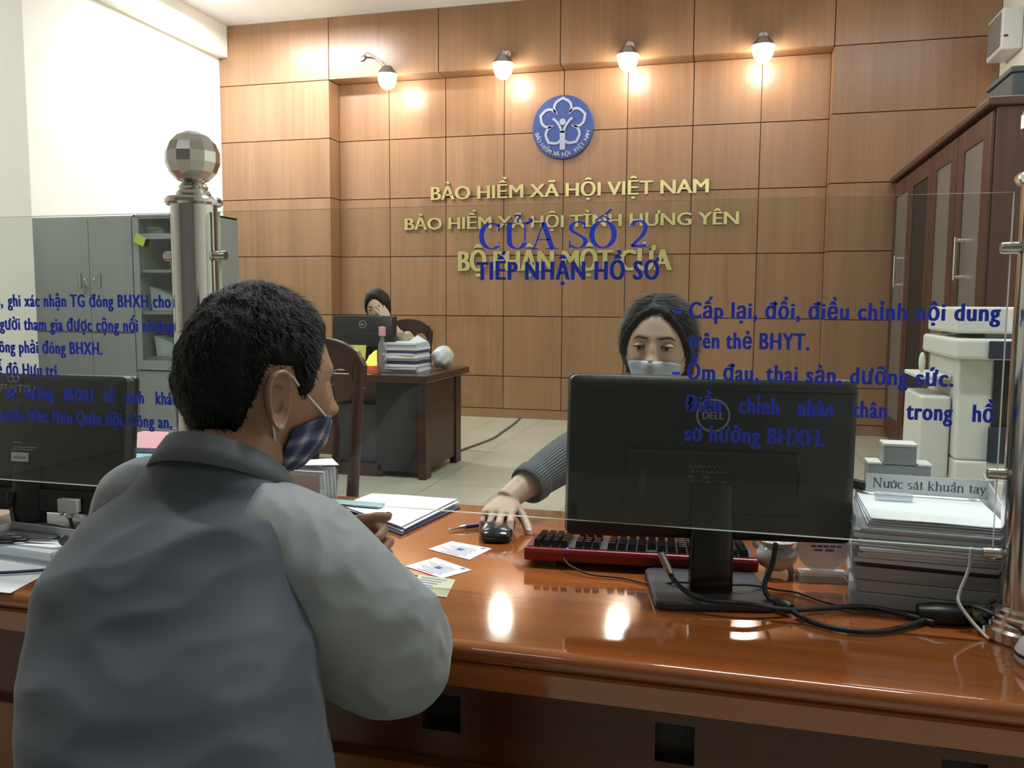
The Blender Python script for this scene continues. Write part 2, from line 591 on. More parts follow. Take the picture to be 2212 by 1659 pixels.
def text_bm(s, width=None, cap=0.1, depth=0.002, bold=0.0, xscale=None, spacing=1.0):
    """sans lettering as a bmesh standing in the X-Z plane, baseline at z=0, left at x=0, facing -Y.
    cap = height of a capital; width fits the whole line"""
    def raw(t, off=0.0):
        cu = bpy.data.curves.new('t', 'FONT')
        cu.body = t
        cu.size = 1.0
        cu.offset = off
        cu.resolution_u = 3
        cu.space_character = spacing
        o = bpy.data.objects.new('t', cu)
        COL.objects.link(o)
        dg = bpy.context.evaluated_depsgraph_get()
        dg.update()
        me = bpy.data.meshes.new_from_object(o.evaluated_get(dg))
        bpy.data.objects.remove(o)
        bpy.data.curves.remove(cu)
        return me
    mh = raw('H')
    hh = max(v.co.y for v in mh.vertices) - min(v.co.y for v in mh.vertices)
    bpy.data.meshes.remove(mh)
    me = raw(s, 0.010 if depth < 0.001 or any(c in 'ơờớởỡợ' for c in s.lower()) else 0.0)
    xs = [v.co.x for v in me.vertices]
    x0, x1 = min(xs), max(xs)
    kz = cap / hh
    sh = bold * cap                                    # heavier stems: the same letters set again a hair to each side
    kx = (width - 2 * sh) / (x1 - x0) if width else (xscale or kz)
    bm = new_bm()
    steps = [0.0] if not bold else [-1.0, -0.34, 0.34, 1.0]
    for q, st in enumerate(steps):
        one = new_bm()
        one.from_mesh(me)
        for v in one.verts:
            v.co = Vector(((v.co.x - x0) * kx + sh + st * sh, -depth * 0.01 * q, v.co.y * kz))
        bmesh.ops.remove_doubles(one, verts=one.verts[:], dist=1e-7)
        r = bmesh.ops.extrude_face_region(one, geom=one.faces[:])
        for e in r['geom']:
            if isinstance(e, bmesh.types.BMVert):
                e.co.y -= depth
        tm = bpy.data.meshes.new('t')
        one.to_mesh(tm)
        one.free()
        bm.from_mesh(tm)
        bpy.data.meshes.remove(tm)
    bpy.data.meshes.remove(me)
    return bm, kx


def split_words(bm, gap):
    """one bmesh per word: letters whose x-extents lie closer than gap stay together"""
    seen, isl = set(), []
    for v in bm.verts:
        if v in seen:
            continue
        st, comp = [v], []
        seen.add(v)
        while st:
            q = st.pop()
            comp.append(q)
            for e in q.link_edges:
                w = e.other_vert(q)
                if w not in seen:
                    seen.add(w)
                    st.append(w)
        xs = [q.co.x for q in comp]
        isl.append((min(xs), max(xs), comp))
    isl.sort(key=lambda t: t[0])
    groups = []
    for lo, hi, comp in isl:
        if groups and lo - groups[-1][1] < gap:
            groups[-1][1] = max(groups[-1][1], hi)
            groups[-1][2] += comp
        else:
            groups.append([lo, hi, list(comp)])
    out = []
    for lo, hi, comp in groups:
        idx = {}
        nb = new_bm()
        for v in comp:
            idx[v] = nb.verts.new(v.co)
        for f in {f for v in comp for f in v.link_faces}:
            try:
                nb.faces.new([idx[v] for v in f.verts])
            except ValueError:
                pass
        out.append(nb)
    bm.free()
    return out


def move(bm, x, y, z):
    bmesh.ops.translate(bm, verts=bm.verts[:], vec=(x, y, z))
    return bm


def nib_stroke(bm, pts, a, b, n=10, y=0.0, depth=0.001, smooth=True):
    """one pen stroke of a serif letter: half nib a wide, b high -> thick stems, thin hairlines"""
    P = [Vector((p[0], 0, p[1])) for p in pts]
    if smooth and len(P) > 2:
        P = smooth_path(P, n)
    L, R = [], []
    m = len(P)
    for i in range(m):
        t = P[min(i + 1, m - 1)] - P[max(i - 1, 0)]
        if t.length < 1e-9:
            continue
        t.normalize()
        nx, nz = -t.z, t.x
        d = sqrt(a * a * nx * nx + b * b * nz * nz)
        h = Vector((a * a * nx / d, 0, b * b * nz / d))
        L.append(P[i] + h)
        R.append(P[i] - h)
    top = [bm.verts.new((p.x, y - depth, p.z)) for p in L], [bm.verts.new((p.x, y - depth, p.z)) for p in R]
    bot = [bm.verts.new((p.x, y, p.z)) for p in L], [bm.verts.new((p.x, y, p.z)) for p in R]
    for i in range(len(L) - 1):
        bm.faces.new((top[0][i], top[0][i + 1], top[1][i + 1], top[1][i]))
        bm.faces.new((bot[0][i], bot[1][i], bot[1][i + 1], bot[0][i + 1]))
        bm.faces.new((top[0][i], bot[0][i], bot[0][i + 1], top[0][i + 1]))
        bm.faces.new((top[1][i], top[1][i + 1], bot[1][i + 1], bot[1][i]))


def arc(cx, cz, rx, rz, a0, a1, n=14):
    return [(cx + rx * cos(radians(a0 + (a1 - a0) * i / n)), cz + rz * sin(radians(a0 + (a1 - a0) * i / n))) for i in range(n + 1)]


# serif glyphs on a unit cap height: list of (points, nib half width, nib half height, smooth)
def serif_glyph(ch, th, tn):
    S = 0.055 + th * 0.7
    def ser(x, z, w=None):
        w = w or S + th
        return ([(x - w, z), (x + w, z)], tn, tn, False)
    g = []
    if ch == 'C':
        g = [(arc(0.36, 0.5, 0.30, 0.49, 48, 312, 24), th, tn, True), ([(0.575, 0.95), (0.575, 0.68)], tn * 1.3, tn, False), ([(0.585, 0.28), (0.60, 0.22)], tn, tn, False)]
        w = 0.70
    elif ch == 'U':
        g = [([(0.18, 0.98), (0.18, 0.4)] + arc(0.41, 0.30, 0.23, 0.29, 180, 350, 14)[1:], th, tn, True), ([(0.635, 0.98), (0.635, 0.28)], tn * 1.2, tn, False), ser(0.18, 0.98), ser(0.635, 0.98, S)]
        w = 0.80
    elif ch == 'A':
        g = [([(0.36, 1.0), (0.62, 0.0)], th, tn, False), ([(0.36, 0.98), (0.10, 0.0)], tn * 1.2, tn, False), ([(0.20, 0.34), (0.54, 0.34)], tn, tn, False), ser(0.62, 0.0, S + th * 0.8), ser(0.10, 0.0, S)]
        w = 0.76
    elif ch == 'S':
        g = [(arc(0.29, 0.755, 0.20, 0.235, 40, 200, 12) + [(0.17, 0.60), (0.29, 0.52), (0.43, 0.40)] + arc(0.28, 0.25, 0.215, 0.245, 25, -150, 12), th * 0.85, tn, True), ([(0.47, 0.97), (0.47, 0.72)], tn * 1.2, tn, False), ([(0.06, 0.02), (0.06, 0.30)], tn * 1.2, tn, False)]
        w = 0.58
    elif ch == 'O':
        g = [(arc(0.40, 0.5, 0.31, 0.49, 90, 450, 36), th, tn, True)]
        w = 0.82
    elif ch == '2':
        g = [(arc(0.25, 0.72, 0.19, 0.27, 160, -20, 12) + [(0.34, 0.42), (0.08, 0.07)], th * 0.8, tn, True), ([(0.06, 0.06), (0.46, 0.06)], tn * 2.4, tn * 2.4, False), ([(0.46, 0.06), (0.50, 0.22)], tn, tn, False)]
        w = 0.56
    elif ch == 'N':
        g = [([(0.16, 0.0), (0.16, 1.0)], tn * 1.2, tn, False), ([(0.16, 1.0), (0.64, 0.0)], th, tn, False), ([(0.64, 0.0), (0.64, 1.0)], tn * 1.2, tn, False), ser(0.16, 0.0, S), ser(0.64, 1.0, S), ser(0.12, 1.0, S)]
        w = 0.80
    elif ch in 'uư':
        g = [([(0.12, 0.66), (0.12, 0.2)] + arc(0.25, 0.14, 0.13, 0.13, 180, 300, 8) + [(0.40, 0.14)], th, tn, True), ([(0.42, 0.66), (0.42, 0.02)], th, tn, False), ser(0.10, 0.66, S * 0.6), ser(0.47, 0.02, S * 0.6), ser(0.40, 0.66, S * 0.6)]
        w = 0.54
    elif ch == 'n':
        g = [([(0.12, 0.66), (0.12, 0.0)], th, tn, False), ([(0.14, 0.52), (0.22, 0.63), (0.33, 0.65), (0.41, 0.56), (0.42, 0.35), (0.42, 0.0)], th, tn, True), ser(0.12, 0, S), ser(0.42, 0, S)]
        w = 0.54
    elif ch == 'h':
        g = [([(0.12, 1.0), (0.12, 0.0)], th, tn, False), ([(0.14, 0.52), (0.22, 0.63), (0.33, 0.65), (0.41, 0.56), (0.42, 0.35), (0.42, 0.0)], th, tn, True), ser(0.12, 0, S), ser(0.42, 0, S), ser(0.09, 1.0, S * 0.6)]
        w = 0.54
    elif ch == 'k':
        g = [([(0.12, 1.0), (0.12, 0.0)], th, tn, False), ([(0.42, 0.66), (0.14, 0.30)], tn * 1.3, tn, False), ([(0.22, 0.40), (0.45, 0.0)], th, tn, False), ser(0.12, 0, S), ser(0.45, 0, S), ser(0.40, 0.66, S)]
        w = 0.54
    elif ch in 'oơ':
        g = [(arc(0.25, 0.33, 0.18, 0.33, 90, 450, 24), th, tn, True)]
        w = 0.51
    elif ch == 'c':
        g = [(arc(0.25, 0.33, 0.18, 0.33, 40, 320, 20), th, tn, True)]
        w = 0.46
    elif ch == 's':
        g = [(arc(0.19, 0.50, 0.12, 0.155, 30, 200, 8) + [(0.12, 0.40), (0.20, 0.34), (0.28, 0.27)] + arc(0.18, 0.165, 0.13, 0.16, 20, -150, 8), th * 0.8, tn, True)]
        w = 0.38
    elif ch == 'a':
        g = [([(0.09, 0.54), (0.16, 0.64), (0.27, 0.65), (0.34, 0.56), (0.34, 0.38), (0.34, 0.06), (0.40, 0.02), (0.45, 0.06)], th, tn, True), (arc(0.20, 0.18, 0.125, 0.17, 60, 330, 14), th * 0.8, tn, True)]
        w = 0.46
    elif ch == 't':
        g = [([(0.16, 0.84), (0.16, 0.14), (0.20, 0.03), (0.29, 0.04)], th, tn, True), ([(0.04, 0.65), (0.29, 0.65)], tn, tn, False)]
        w = 0.31
    elif ch == 'y':
        g = [([(0.08, 0.66), (0.25, 0.06)], th, tn, False), ([(0.42, 0.66), (0.25, 0.06), (0.16, -0.20), (0.06, -0.22)], tn * 1.3, tn, True), ser(0.08, 0.66, S * 0.8), ser(0.42, 0.66, S * 0.8)]
        w = 0.50
    else:
        w = 0.30
    return g, w


def serif_line(items, cap, width, depth=0.0008, th=0.06, tn=0.018):
    """items: (base letter, list of marks) -> bmesh in the X-Z plane"""
    bm = new_bm()
    x = 0.0
    strokes = []
    for ch, marks in items:
        g, w = serif_glyph(ch, th, tn)
        up = ch.isupper()
        top = 1.04 if up else 0.72
        cx = {'U': 0.41, 'O': 0.40, 'a': 0.24, 'u': 0.27, 'ư': 0.27, 'o': 0.25, 'ơ': 0.25}.get(ch, 0.3)
        for pts, a, b, sm in g:
            strokes.append(([(px + x, pz) for px, pz in pts], a, b, sm))
        for mk in marks:
            k = 1.25 if up else 0.9
            if mk == 'horn':
                ex = {'U': 0.66, 'u': 0.42, 'ư': 0.42, 'o': 0.38, 'ơ': 0.38}[ch]
                ez = 0.95 if up else 0.58
                strokes.append(([(x + ex, ez), (x + ex + 0.11 * k, ez + 0.06 * k), (x + ex + 0.10 * k, ez + 0.16 * k)], th * 0.7, th * 0.5, True))
            elif mk == 'hat':
                strokes.append(([(x + cx - 0.15 * k, top), (x + cx, top + 0.13 * k), (x + cx + 0.15 * k, top)], tn * 2, tn * 1.4, False))
            elif mk == 'acute':
                z0 = top + (0.15 * k if 'hat' in marks else 0.0)
                xo = 0.10 if 'hat' in marks else 0.0
                strokes.append(([(x + cx + xo - 0.04, z0), (x + cx + xo + 0.10 * k, z0 + 0.16 * k)], tn * 2.4, tn * 1.4, False))
            elif mk == 'hook':
                z0 = top + (0.17 * k if 'hat' in marks else 0.02)
                xo = 0.06 if 'hat' in marks else 0.0
                strokes.append((arc(x + cx + xo, z0 + 0.12 * k, 0.06 * k, 0.06 * k, 170, -60, 8) + [(x + cx + xo, z0)], tn * 1.9, tn * 1.4, True))
            elif mk == 'dot':
                strokes.append(([(x + cx - 0.03, -0.16), (x + cx + 0.03, -0.16)], 0.04, 0.045, False))
        x += w
    k = width / x
    for pts, a, b, sm in strokes:
        nib_stroke(bm, [(p[0] * k, p[1] * cap) for p in pts], a * cap * (k / cap) ** 0.5, b * cap, 6, 0.0, depth, sm)
    return bm

# ------------------------------------------------------------------ the setting
YO, YN = 8.70, 8.93            # front face of the panelled wall, back of its niche
NXL, NXR, NZ = -4.37, 0.80, 3.655
WXL, WXR = -5.72, 2.20
PXL = -5.0                      # nearer, thicker stretch of the left wall
YB = -3.4
CTOP = 0.76                     # counter top height

bm = new_bm()
box(bm, (WXL - 0.2, YB - 0.2, -0.1), (WXR + 0.2, 9.2, 0.0))
struct('floor', bm, 'floor')

bm = new_bm()
box(bm, (WXL - 0.2, YB - 0.2, CEIL), (WXR + 0.2, 9.2, CEIL + 0.12))
struct('ceiling', bm, 'ceiling')

bm = new_bm()
box(bm, (WXL - 0.2, 5.2, 0), (WXL, 9.2, CEIL))
struct('wall_left', bm, 'wall_white')
bm = new_bm()
box(bm, (WXL - 0.2, YB, 0), (PXL, 5.2, CEIL))
struct('wall_left_front', bm, 'wall_cream', bevel=0.004)
bm = new_bm()
box(bm, (WXR, YB, 0), (WXR + 0.2, 9.2, CEIL))
struct('wall_right', bm, 'wall_white')
bm = new_bm()
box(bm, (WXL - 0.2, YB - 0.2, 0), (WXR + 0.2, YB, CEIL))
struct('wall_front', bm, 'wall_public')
bm = new_bm()
box(bm, (WXL, 5.2, 3.97), (WXL + 0.11, YO, CEIL))
struct('trim_1', bm, 'wall_white')

# panelled wall: boards with dark joints, and a shallow niche in the middle
bm = new_bm()
J = 0.0045


def panel(bm, x0, x1, z0, z1, y, t=0.02):
    box(bm, (x0 + J, y, z0 + J), (x1 - J, y + t, z1 - J), 0)


rows = [0.10, 0.456, 1.109, 1.758, 2.394, 3.035, NZ]
cols = [NXL, -3.766, -3.110, -2.455, -1.809, -1.147, -0.490, 0.165, NXR]
for a, b in zip(cols, cols[1:]):
    for c, d in zip(rows, rows[1:]):
        panel(bm, a, b, c, d, YN)
for a, b in ((WXL, NXL), (NXR, WXR)):
    for c, d in zip(rows, rows[1:]):
        panel(bm, a, b, c, d, YO)
tc_ = [WXL, NXL, -3.110, -1.809, -0.490, NXR, WXR]
for a, b in zip(tc_, tc_[1:]):
    panel(bm, a, b, NZ, CEIL + 0.01, YO)
for x, s in ((NXL, -1), (NXR, 1)):                       # reveals of the niche
    for c, d in zip(rows, rows[1:]):
        a, b = (x - 0.02, x) if s < 0 else (x, x + 0.02)
        box(bm, (a, YO + 0.021, c + J), (b, YN + 0.02, d - J), 0)
for a, b in zip([NXL, -3.110, -1.809, -0.490], [-3.110, -1.809, -0.490, NXR]):
    box(bm, (a + J, YO + 0.021, NZ), (b - J, YN + 0.02, NZ + 0.02), 0)
box(bm, (NXL, YN - 0.012, 0.0), (NXR, YN + 0.02, 0.096), 0)
box(bm, (WXL, YO - 0.012, 0.0), (NXL, YO + 0.02, 0.096), 0)
box(bm, (NXR, YO - 0.012, 0.0), (WXR, YO + 0.02, 0.096), 0)
# backing behind the joints
box(bm, (NXL - 0.02, YN + 0.021, 0), (NXR + 0.02, YN + 0.06, NZ + 0.05), 1)
box(bm, (WXL, YO + 0.022, 0), (NXL - 0.021, YN + 0.06, CEIL), 1)
box(bm, (NXR + 0.021, YO + 0.022, 0), (WXR, YN + 0.06, CEIL), 1)
box(bm, (NXL - 0.021, YO + 0.022, NZ + 0.021), (NXR + 0.021, YN + 0.06, CEIL), 1)
struct('wall_back', bm, ['panel', 'panel_gap'])

# ceiling battens
for i, (bx, by, bl, bp) in enumerate(BATTENS):
    lab = ['bright ceiling batten lamp by the white left wall, nearest to the panelled wall', 'ceiling batten lamp over the brown desk', 'ceiling batten lamp in the middle of the staff room',
           'ceiling batten lamp over the tall maroon wardrobe', 'ceiling batten lamp above the left stretch of the counter', 'ceiling batten lamp above the right stretch of the counter',
           'ceiling batten lamp over the public side of the counter'][i]
    t = thing('ceiling_lamp', lab, 'lamp', (bx, by, CEIL), 0, 'battens on the ceiling')
    b = new_bm()
    box(b, (-bl / 2, -0.05, -0.055), (bl / 2, 0.05, 0))
    obj('housing', b, 'white_plastic', t, bevel=0.006)
    b = new_bm()
    tube(b, [(-bl / 2 + 0.02, 0, -0.075), (bl / 2 - 0.02, 0, -0.075)], 0.022, 14)
    obj('tube', b, 'lampglow', t, smooth='auto')

# ------------------------------------------------------------------ on the panelled wall
sg = tag(move_obj := obj('logo_disc', new_bm(), 'logo_blue'), 'round blue emblem disc with a white flower outline on the panelled wall', 'emblem')
b = new_bm()
lathe(b, [(0.0, 0), (0.318, 0), (0.325, -0.006), (0.325, -0.024), (0.318, -0.03), (0.0, -0.03)], axis='Y', seg=64)
b.to_mesh(sg.data)
b.free()
sg.data.polygons.foreach_set('use_smooth', [True] * len(sg.data.polygons))
sg.data.set_sharp_from_angle(angle=radians(30))
sg.location = (-1.816, YN - 0.002, 3.075)


def ribbon(bm, pts, w, y, depth=0.006, closed=False):
    """flat band of width w along an (x, z) path"""
    P = [Vector((p[0], 0, p[1])) for p in pts]
    m = len(P)
    A, B = [], []
    for i in range(m):
        p0, p1 = (P[i - 1] if (i or closed) else P[i]), (P[(i + 1) % m] if (i + 1 < m or closed) else P[i])
        d0, d1 = (P[i] - p0), (p1 - P[i])
        d0 = d0.normalized() if d0.length > 1e-9 else d1.normalized()
        d1 = d1.normalized() if d1.length > 1e-9 else d0
        n0, n1 = Vector((-d0.z, 0, d0.x)), Vector((-d1.z, 0, d1.x))
        n = (n0 + n1)
        n = n.normalized() if n.length > 1e-6 else n0
        k = 1 / max(0.45, n.dot(n0))
        ww = w[i] if isinstance(w, (list, tuple)) else w
        A.append(P[i] + n * (ww / 2 * k))
        B.append(P[i] - n * (ww / 2 * k))
    V = [[bm.verts.new((p.x, yy, p.z)) for p in L] for L in (A, B) for yy in (y - depth, y)]
    r = range(m if closed else m - 1)
    for i in r:
        j = (i + 1) % m
        bm.faces.new((V[0][i], V[0][j], V[2][j], V[2][i]))
        bm.faces.new((V[1][i], V[3][i], V[3][j], V[1][j]))
        bm.faces.new((V[0][i], V[1][i], V[1][j], V[0][j]))
        bm.faces.new((V[2][i], V[2][j], V[3][j], V[3][i]))


b = new_bm()
fl = []
pet = [90, 162, 234, 306, 18]
cz = 0.045
for k in range(5):                                       # five pointed petals
    a0 = radians(90 + 72 * k)
    tip = (0.248 * cos(a0), cz + 0.248 * sin(a0))
    va, vb = a0 - radians(36), a0 + radians(36)
    v0 = (0.118 * cos(va), cz + 0.118 * sin(va))
    v1 = (0.118 * cos(vb), cz + 0.118 * sin(vb))
    m0 = (0.218 * cos(a0 - radians(19)), cz + 0.218 * sin(a0 - radians(19)))
    m1 = (0.218 * cos(a0 + radians(19)), cz + 0.218 * sin(a0 + radians(19)))
    q0 = (0.172 * cos(a0 - radians(32)), cz + 0.172 * sin(a0 - radians(32)))
    q1 = (0.172 * cos(a0 + radians(32)), cz + 0.172 * sin(a0 + radians(32)))
    for half in ([v0, q0, m0, tip], [tip, m1, q1, v1]):
        sp = smooth_path([(p[0], 0, p[1]) for p in half], 5)
        fl += [(p.x, p.z) for p in sp[:-1]]
ribbon(b, fl, 0.026, -0.03, 0.008, True)
ribbon(b, [(0, -0.232), (0, -0.10), (0, -0.04)], 0.056, -0.031, 0.010)
for s in (-1, 1):
    pts = [(s * 0.010, -0.06), (s * 0.018, -0.02), (s * 0.045, 0.03), (s * 0.075, 0.068), (s * 0.105, 0.088)]
    ribbon(b, [(p.x, p.z) for p in smooth_path([(p[0], 0, p[1]) for p in pts], 4)], 0.024, -0.031, 0.010)
lathe(b, [(0.0, -0.042), (0.033, -0.042), (0.033, -0.03)], (0, 0, 0.052), seg=24, axis='Y')
obj('emblem_relief', b, 'logo_white', sg)
s_ = 'BẢO HIỂM XÃ HỘI VIỆT NAM'
b = new_bm()
n_ = len(s_)
for i, ch in enumerate(s_):
    if ch == ' ':
        obj('emblem_lettering', b, 'logo_white', sg)
        b = new_bm()
        continue
    ang = radians(-166 + (-14 + 166) * i / (n_ - 1))
    tb, _ = text_bm(ch, None, 0.040, 0.006, 0.05)
    xs = [v.co.x for v in tb.verts]
    bmesh.ops.translate(tb, verts=tb.verts[:], vec=(-(max(xs) + min(xs)) / 2, 0, 0))
    bmesh.ops.rotate(tb, verts=tb.verts[:], cent=(0, 0, 0), matrix=Matrix.Rotation(-(ang + pi / 2), 3, 'Y'))
    move(tb, 0.298 * cos(ang), -0.03, 0.298 * sin(ang))
    me = bpy.data.meshes.new('tmp')
    tb.to_mesh(me)
    tb.free()
    b.from_mesh(me)
    bpy.data.meshes.remove(me)
obj('emblem_lettering', b, 'logo_white', sg)

for txt, xl, xr, zb, cp, bold, lab in (
        ('BẢO HIỂM XÃ HỘI VIỆT NAM', -3.277, -0.317, 2.366, 0.137, 0.045, 'gold raised wall lettering, widest-spaced top line below the blue emblem'),
        ('BẢO HIỂM XÃ HỘI TỈNH HƯNG YÊN', -3.583, -0.015, 2.048, 0.125, 0.045, 'gold raised wall lettering, long middle line partly behind blue glass lettering'),
        ('BỘ PHẬN MỘT CỬA', -2.968, -0.663, 1.595, 0.21, 0.055, 'gold raised wall lettering, lowest and tallest line of three')):
    t = thing('wall_lettering', lab, 'sign', (xl, YN - 0.001, zb), 0, 'gold lettering on the panelled wall')
    b, _ = text_bm(txt, xr - xl, cp, 0.02, bold)
    for wb in split_words(b, 0.30 * cp):
        obj('gold_word', wb, 'gold', t)


def wall_spot(x, z, lab, ax=0.0, az=0.0):
    """spot lamp on a short arm over the edge of the niche"""
    t = thing('wall_spotlight', lab, 'lamp', (x, YO, z), 0, 'spotlights along the niche top')
    b = new_bm()
    lathe(b, [(0.0, 0), (0.045, 0), (0.045, -0.02), (0.0, -0.02)], (ax, -0.001, 0.16 + az), axis='Y', seg=24)
    obj('wall_plate', b, 'chrome', t, smooth='auto')
    b = new_bm()
    tube(b, [(ax, -0.02, 0.16 + az), (ax * 0.7, -0.09, 0.19 + az * 0.8), (ax * 0.3, -0.15, 0.16 + az * 0.3), (0, -0.16, 0.11)], 0.010, 10, smooth=6)
    obj('arm', b, 'chrome', t, smooth='auto')
    b = new_bm()
    lathe(b, [(0.02, 0.12), (0.05, 0.115), (0.085, 0.07), (0.115, 0.03), (0.111, 0.03), (0.08, 0.07), (0.045, 0.105), (0.02, 0.11)], (0, -0.16, 0), seg=28)
    obj('lamp_shade', b, 'steel_dark', t, smooth='auto')
    b = new_bm()
    ellipsoid(b, (0, -0.16, -0.005), (0.095, 0.095, 0.115), 4)
    obj('bulb', b, 'bulb', t, smooth=True)


wall_spot(-3.62, 3.59, 'glowing wall spotlight on a long slanting arm, first in the row from the white wall', -0.36, 0.12)
wall_spot(-2.364, 3.62, 'glowing wall spotlight left of the blue emblem, second in the row')
wall_spot(-1.106, 3.62, 'glowing wall spotlight right of the blue emblem, third in the row')
wall_spot(0.158, 3.62, 'glowing wall spotlight at the wardrobe end of the row')

# ------------------------------------------------------------------ grey steel filing cabinets, far left
t = thing('filing_cabinet', 'grey steel cabinet with two solid doors and keys in its lock', 'cabinet', (-5.19, 5.9, 0))
b = new_bm()
box(b, (-0.495, 0.004, 0.03), (0.485, 0.44, 1.93))
box(b, (-0.47, 0.02, 0), (0.46, 0.42, 0.03))
obj('body', b, 'grey_steel', t, bevel=0.004)
for s, x0, x1 in ((-1, -0.49, 0.067), (1, 0.073, 0.48)):
    for z0, z1 in ((1.0, 1.92), (0.06, 0.985)):
        b = new_bm()
        box(b, (x0, -0.014, z0), (x1, 0.004, z1))
        d = obj('door', b, 'grey_steel', t, bevel=0.003)
        hx = -0.016 if s < 0 else 0.172
        if z0 > 0.9:
            b = new_bm()
            cbox(b, (hx, -0.02, 1.415), (0.015, 0.014, 0.12))
            obj('handle', b, 'steel_dark', d, bevel=0.003)
            b = new_bm()
            lathe(b, [(0.0, -0.028), (0.010, -0.026), (0.010, -0.014)], (hx - s * 0.050, 0, 1.425), axis='Y', seg=16)
            obj('lock', b, 'chrome', d, smooth='auto')
b = new_bm()
lathe(b, [(0.016, -0.004), (0.02, 0.0), (0.016, 0.004)], (0.042, -0.034, 1.392), axis='Y', seg=20, closed=True)
for k, (dx, dz) in enumerate(((-0.012, -0.06), (0.0, -0.075), (0.014, -0.062), (0.006, -0.05))):
    tube(b, [(0.042, -0.034 - 0.002 * k, 1.382), (0.042 + dx, -0.036 - 0.002 * k, 1.382 + dz)], [0.004, 0.0055], 6)
kb = tag(obj('key_bunch', b, 'chrome', None, smooth='auto'), 'bunch of small keys hanging from the lock of the two-door grey cabinet', 'keys')
kb.location = (-5.19, 5.9, 0)

t = thing('shelf_cabinet', 'grey steel cabinet with a tall glazed door showing files inside', 'cabinet', (-4.36, 5.9, 0))
t.scale = (0.94, 1, 0.98)
b = new_bm()
W0, W1 = -0.362, 0.35
box(b, (W0, 0.43, 0.03), (W1, 0.44, 1.975))
box(b, (W0, 0.0, 0.03), (W0 + 0.02, 0.43, 1.975))
box(b, (W1 - 0.02, 0.0, 0.03), (W1, 0.43, 1.975))
box(b, (W0, 0.0, 1.955), (W1, 0.43, 1.975))
box(b, (W0, 0.0, 0), (W1, 0.43, 0.05))
box(b, (W0 + 0.02, 0.0, 0.05), (W1 - 0.02, 0.43, 0.70))
obj('body', b, 'grey_steel', t, bevel=0.003)
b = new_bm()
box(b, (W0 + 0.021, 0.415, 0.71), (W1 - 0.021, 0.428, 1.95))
obj('shade_backing', b, 'grey_steel_shaded', t)  # added dark sheet, stands in for the shade behind the shelves
for z in (0.80, 1.18, 1.52, 1.80):
    b = new_bm()
    box(b, (W0 + 0.021, 0.02, z - 0.012), (W1 - 0.021, 0.41, z + 0.012))
    obj('shelf', b, 'grey_steel', t)
b = new_bm()
box(b, (W0 + 0.003, -0.014, 0.71), (W0 + 0.062, 0.0, 1.95))
box(b, (0.045, -0.014, 0.71), (0.115, 0.0, 1.95))
for z0, z1 in ((0.71, 0.79), (1.775, 1.82), (1.94, 1.95)):
    box(b, (W0 + 0.062, -0.014, z0), (0.045, 0.0, z1))
d = obj('glazed_door', b, 'grey_steel', t, bevel=0.002)
b = new_bm()
box(b, (W0 + 0.062, -0.009, 0.79), (0.045, -0.005, 1.94))
obj('pane', b, 'glass', d)
b = new_bm()
box(b, (0.122, -0.014, 0.71), (W1 - 0.003, 0.0, 1.95))
d = obj('door', b, 'grey_steel', t, bevel=0.002)
b = new_bm()
cbox(b, (0.15, -0.02, 1.5), (0.014, 0.014, 0.12))
obj('handle', b, 'steel_dark', d, bevel=0.002)
b = new_bm()
cbox(b, (0, -0.012, 0), (0.10, 0.002, 0.075), rot=RY(25))
sn = tag(obj('sticky_note', b, 'green'), 'lime green note stuck on the glazed cabinet door', 'note')
sn.location = (-4.615, 5.878, 1.735)
for i, (x, z, w, h, mt, lab) in enumerate(((-4.575, 1.776, 0.16, 0.10, 'paper3', 'grey file on the top shelf of the glazed cabinet'), (-4.40, 1.502, 0.10, 0.13, 'paper3', 'grey file standing at the right on the second shelf of the glazed cabinet'),
                                    (-4.53, 1.169, 0.22, 0.20, 'paper2', 'pale bundle leaning on the third shelf of the glazed cabinet'), (-4.51, 0.797, 0.20, 0.17, 'paper2', 'pale crumpled bundle on the lowest shelf of the glazed cabinet'))):
    b = new_bm()
    prism(b, [(-w / 2, 0), (w / 2, 0), (w / 2, 0.2), (-w / 2, 0.2)], 0, h * 0.6)
    vs = [v for v in b.verts if v.co.z > h * 0.5]
    for v in vs:
        v.co.z += h * 0.4 * (0.5 - v.co.x / w) - 0.0
        v.co.x -= 0.02
    o = tag(obj('file_bundle', b, mt, None, bevel=0.004), lab, 'file', 'files in the glazed cabinet')
    o.location = (x, 6.02, z)

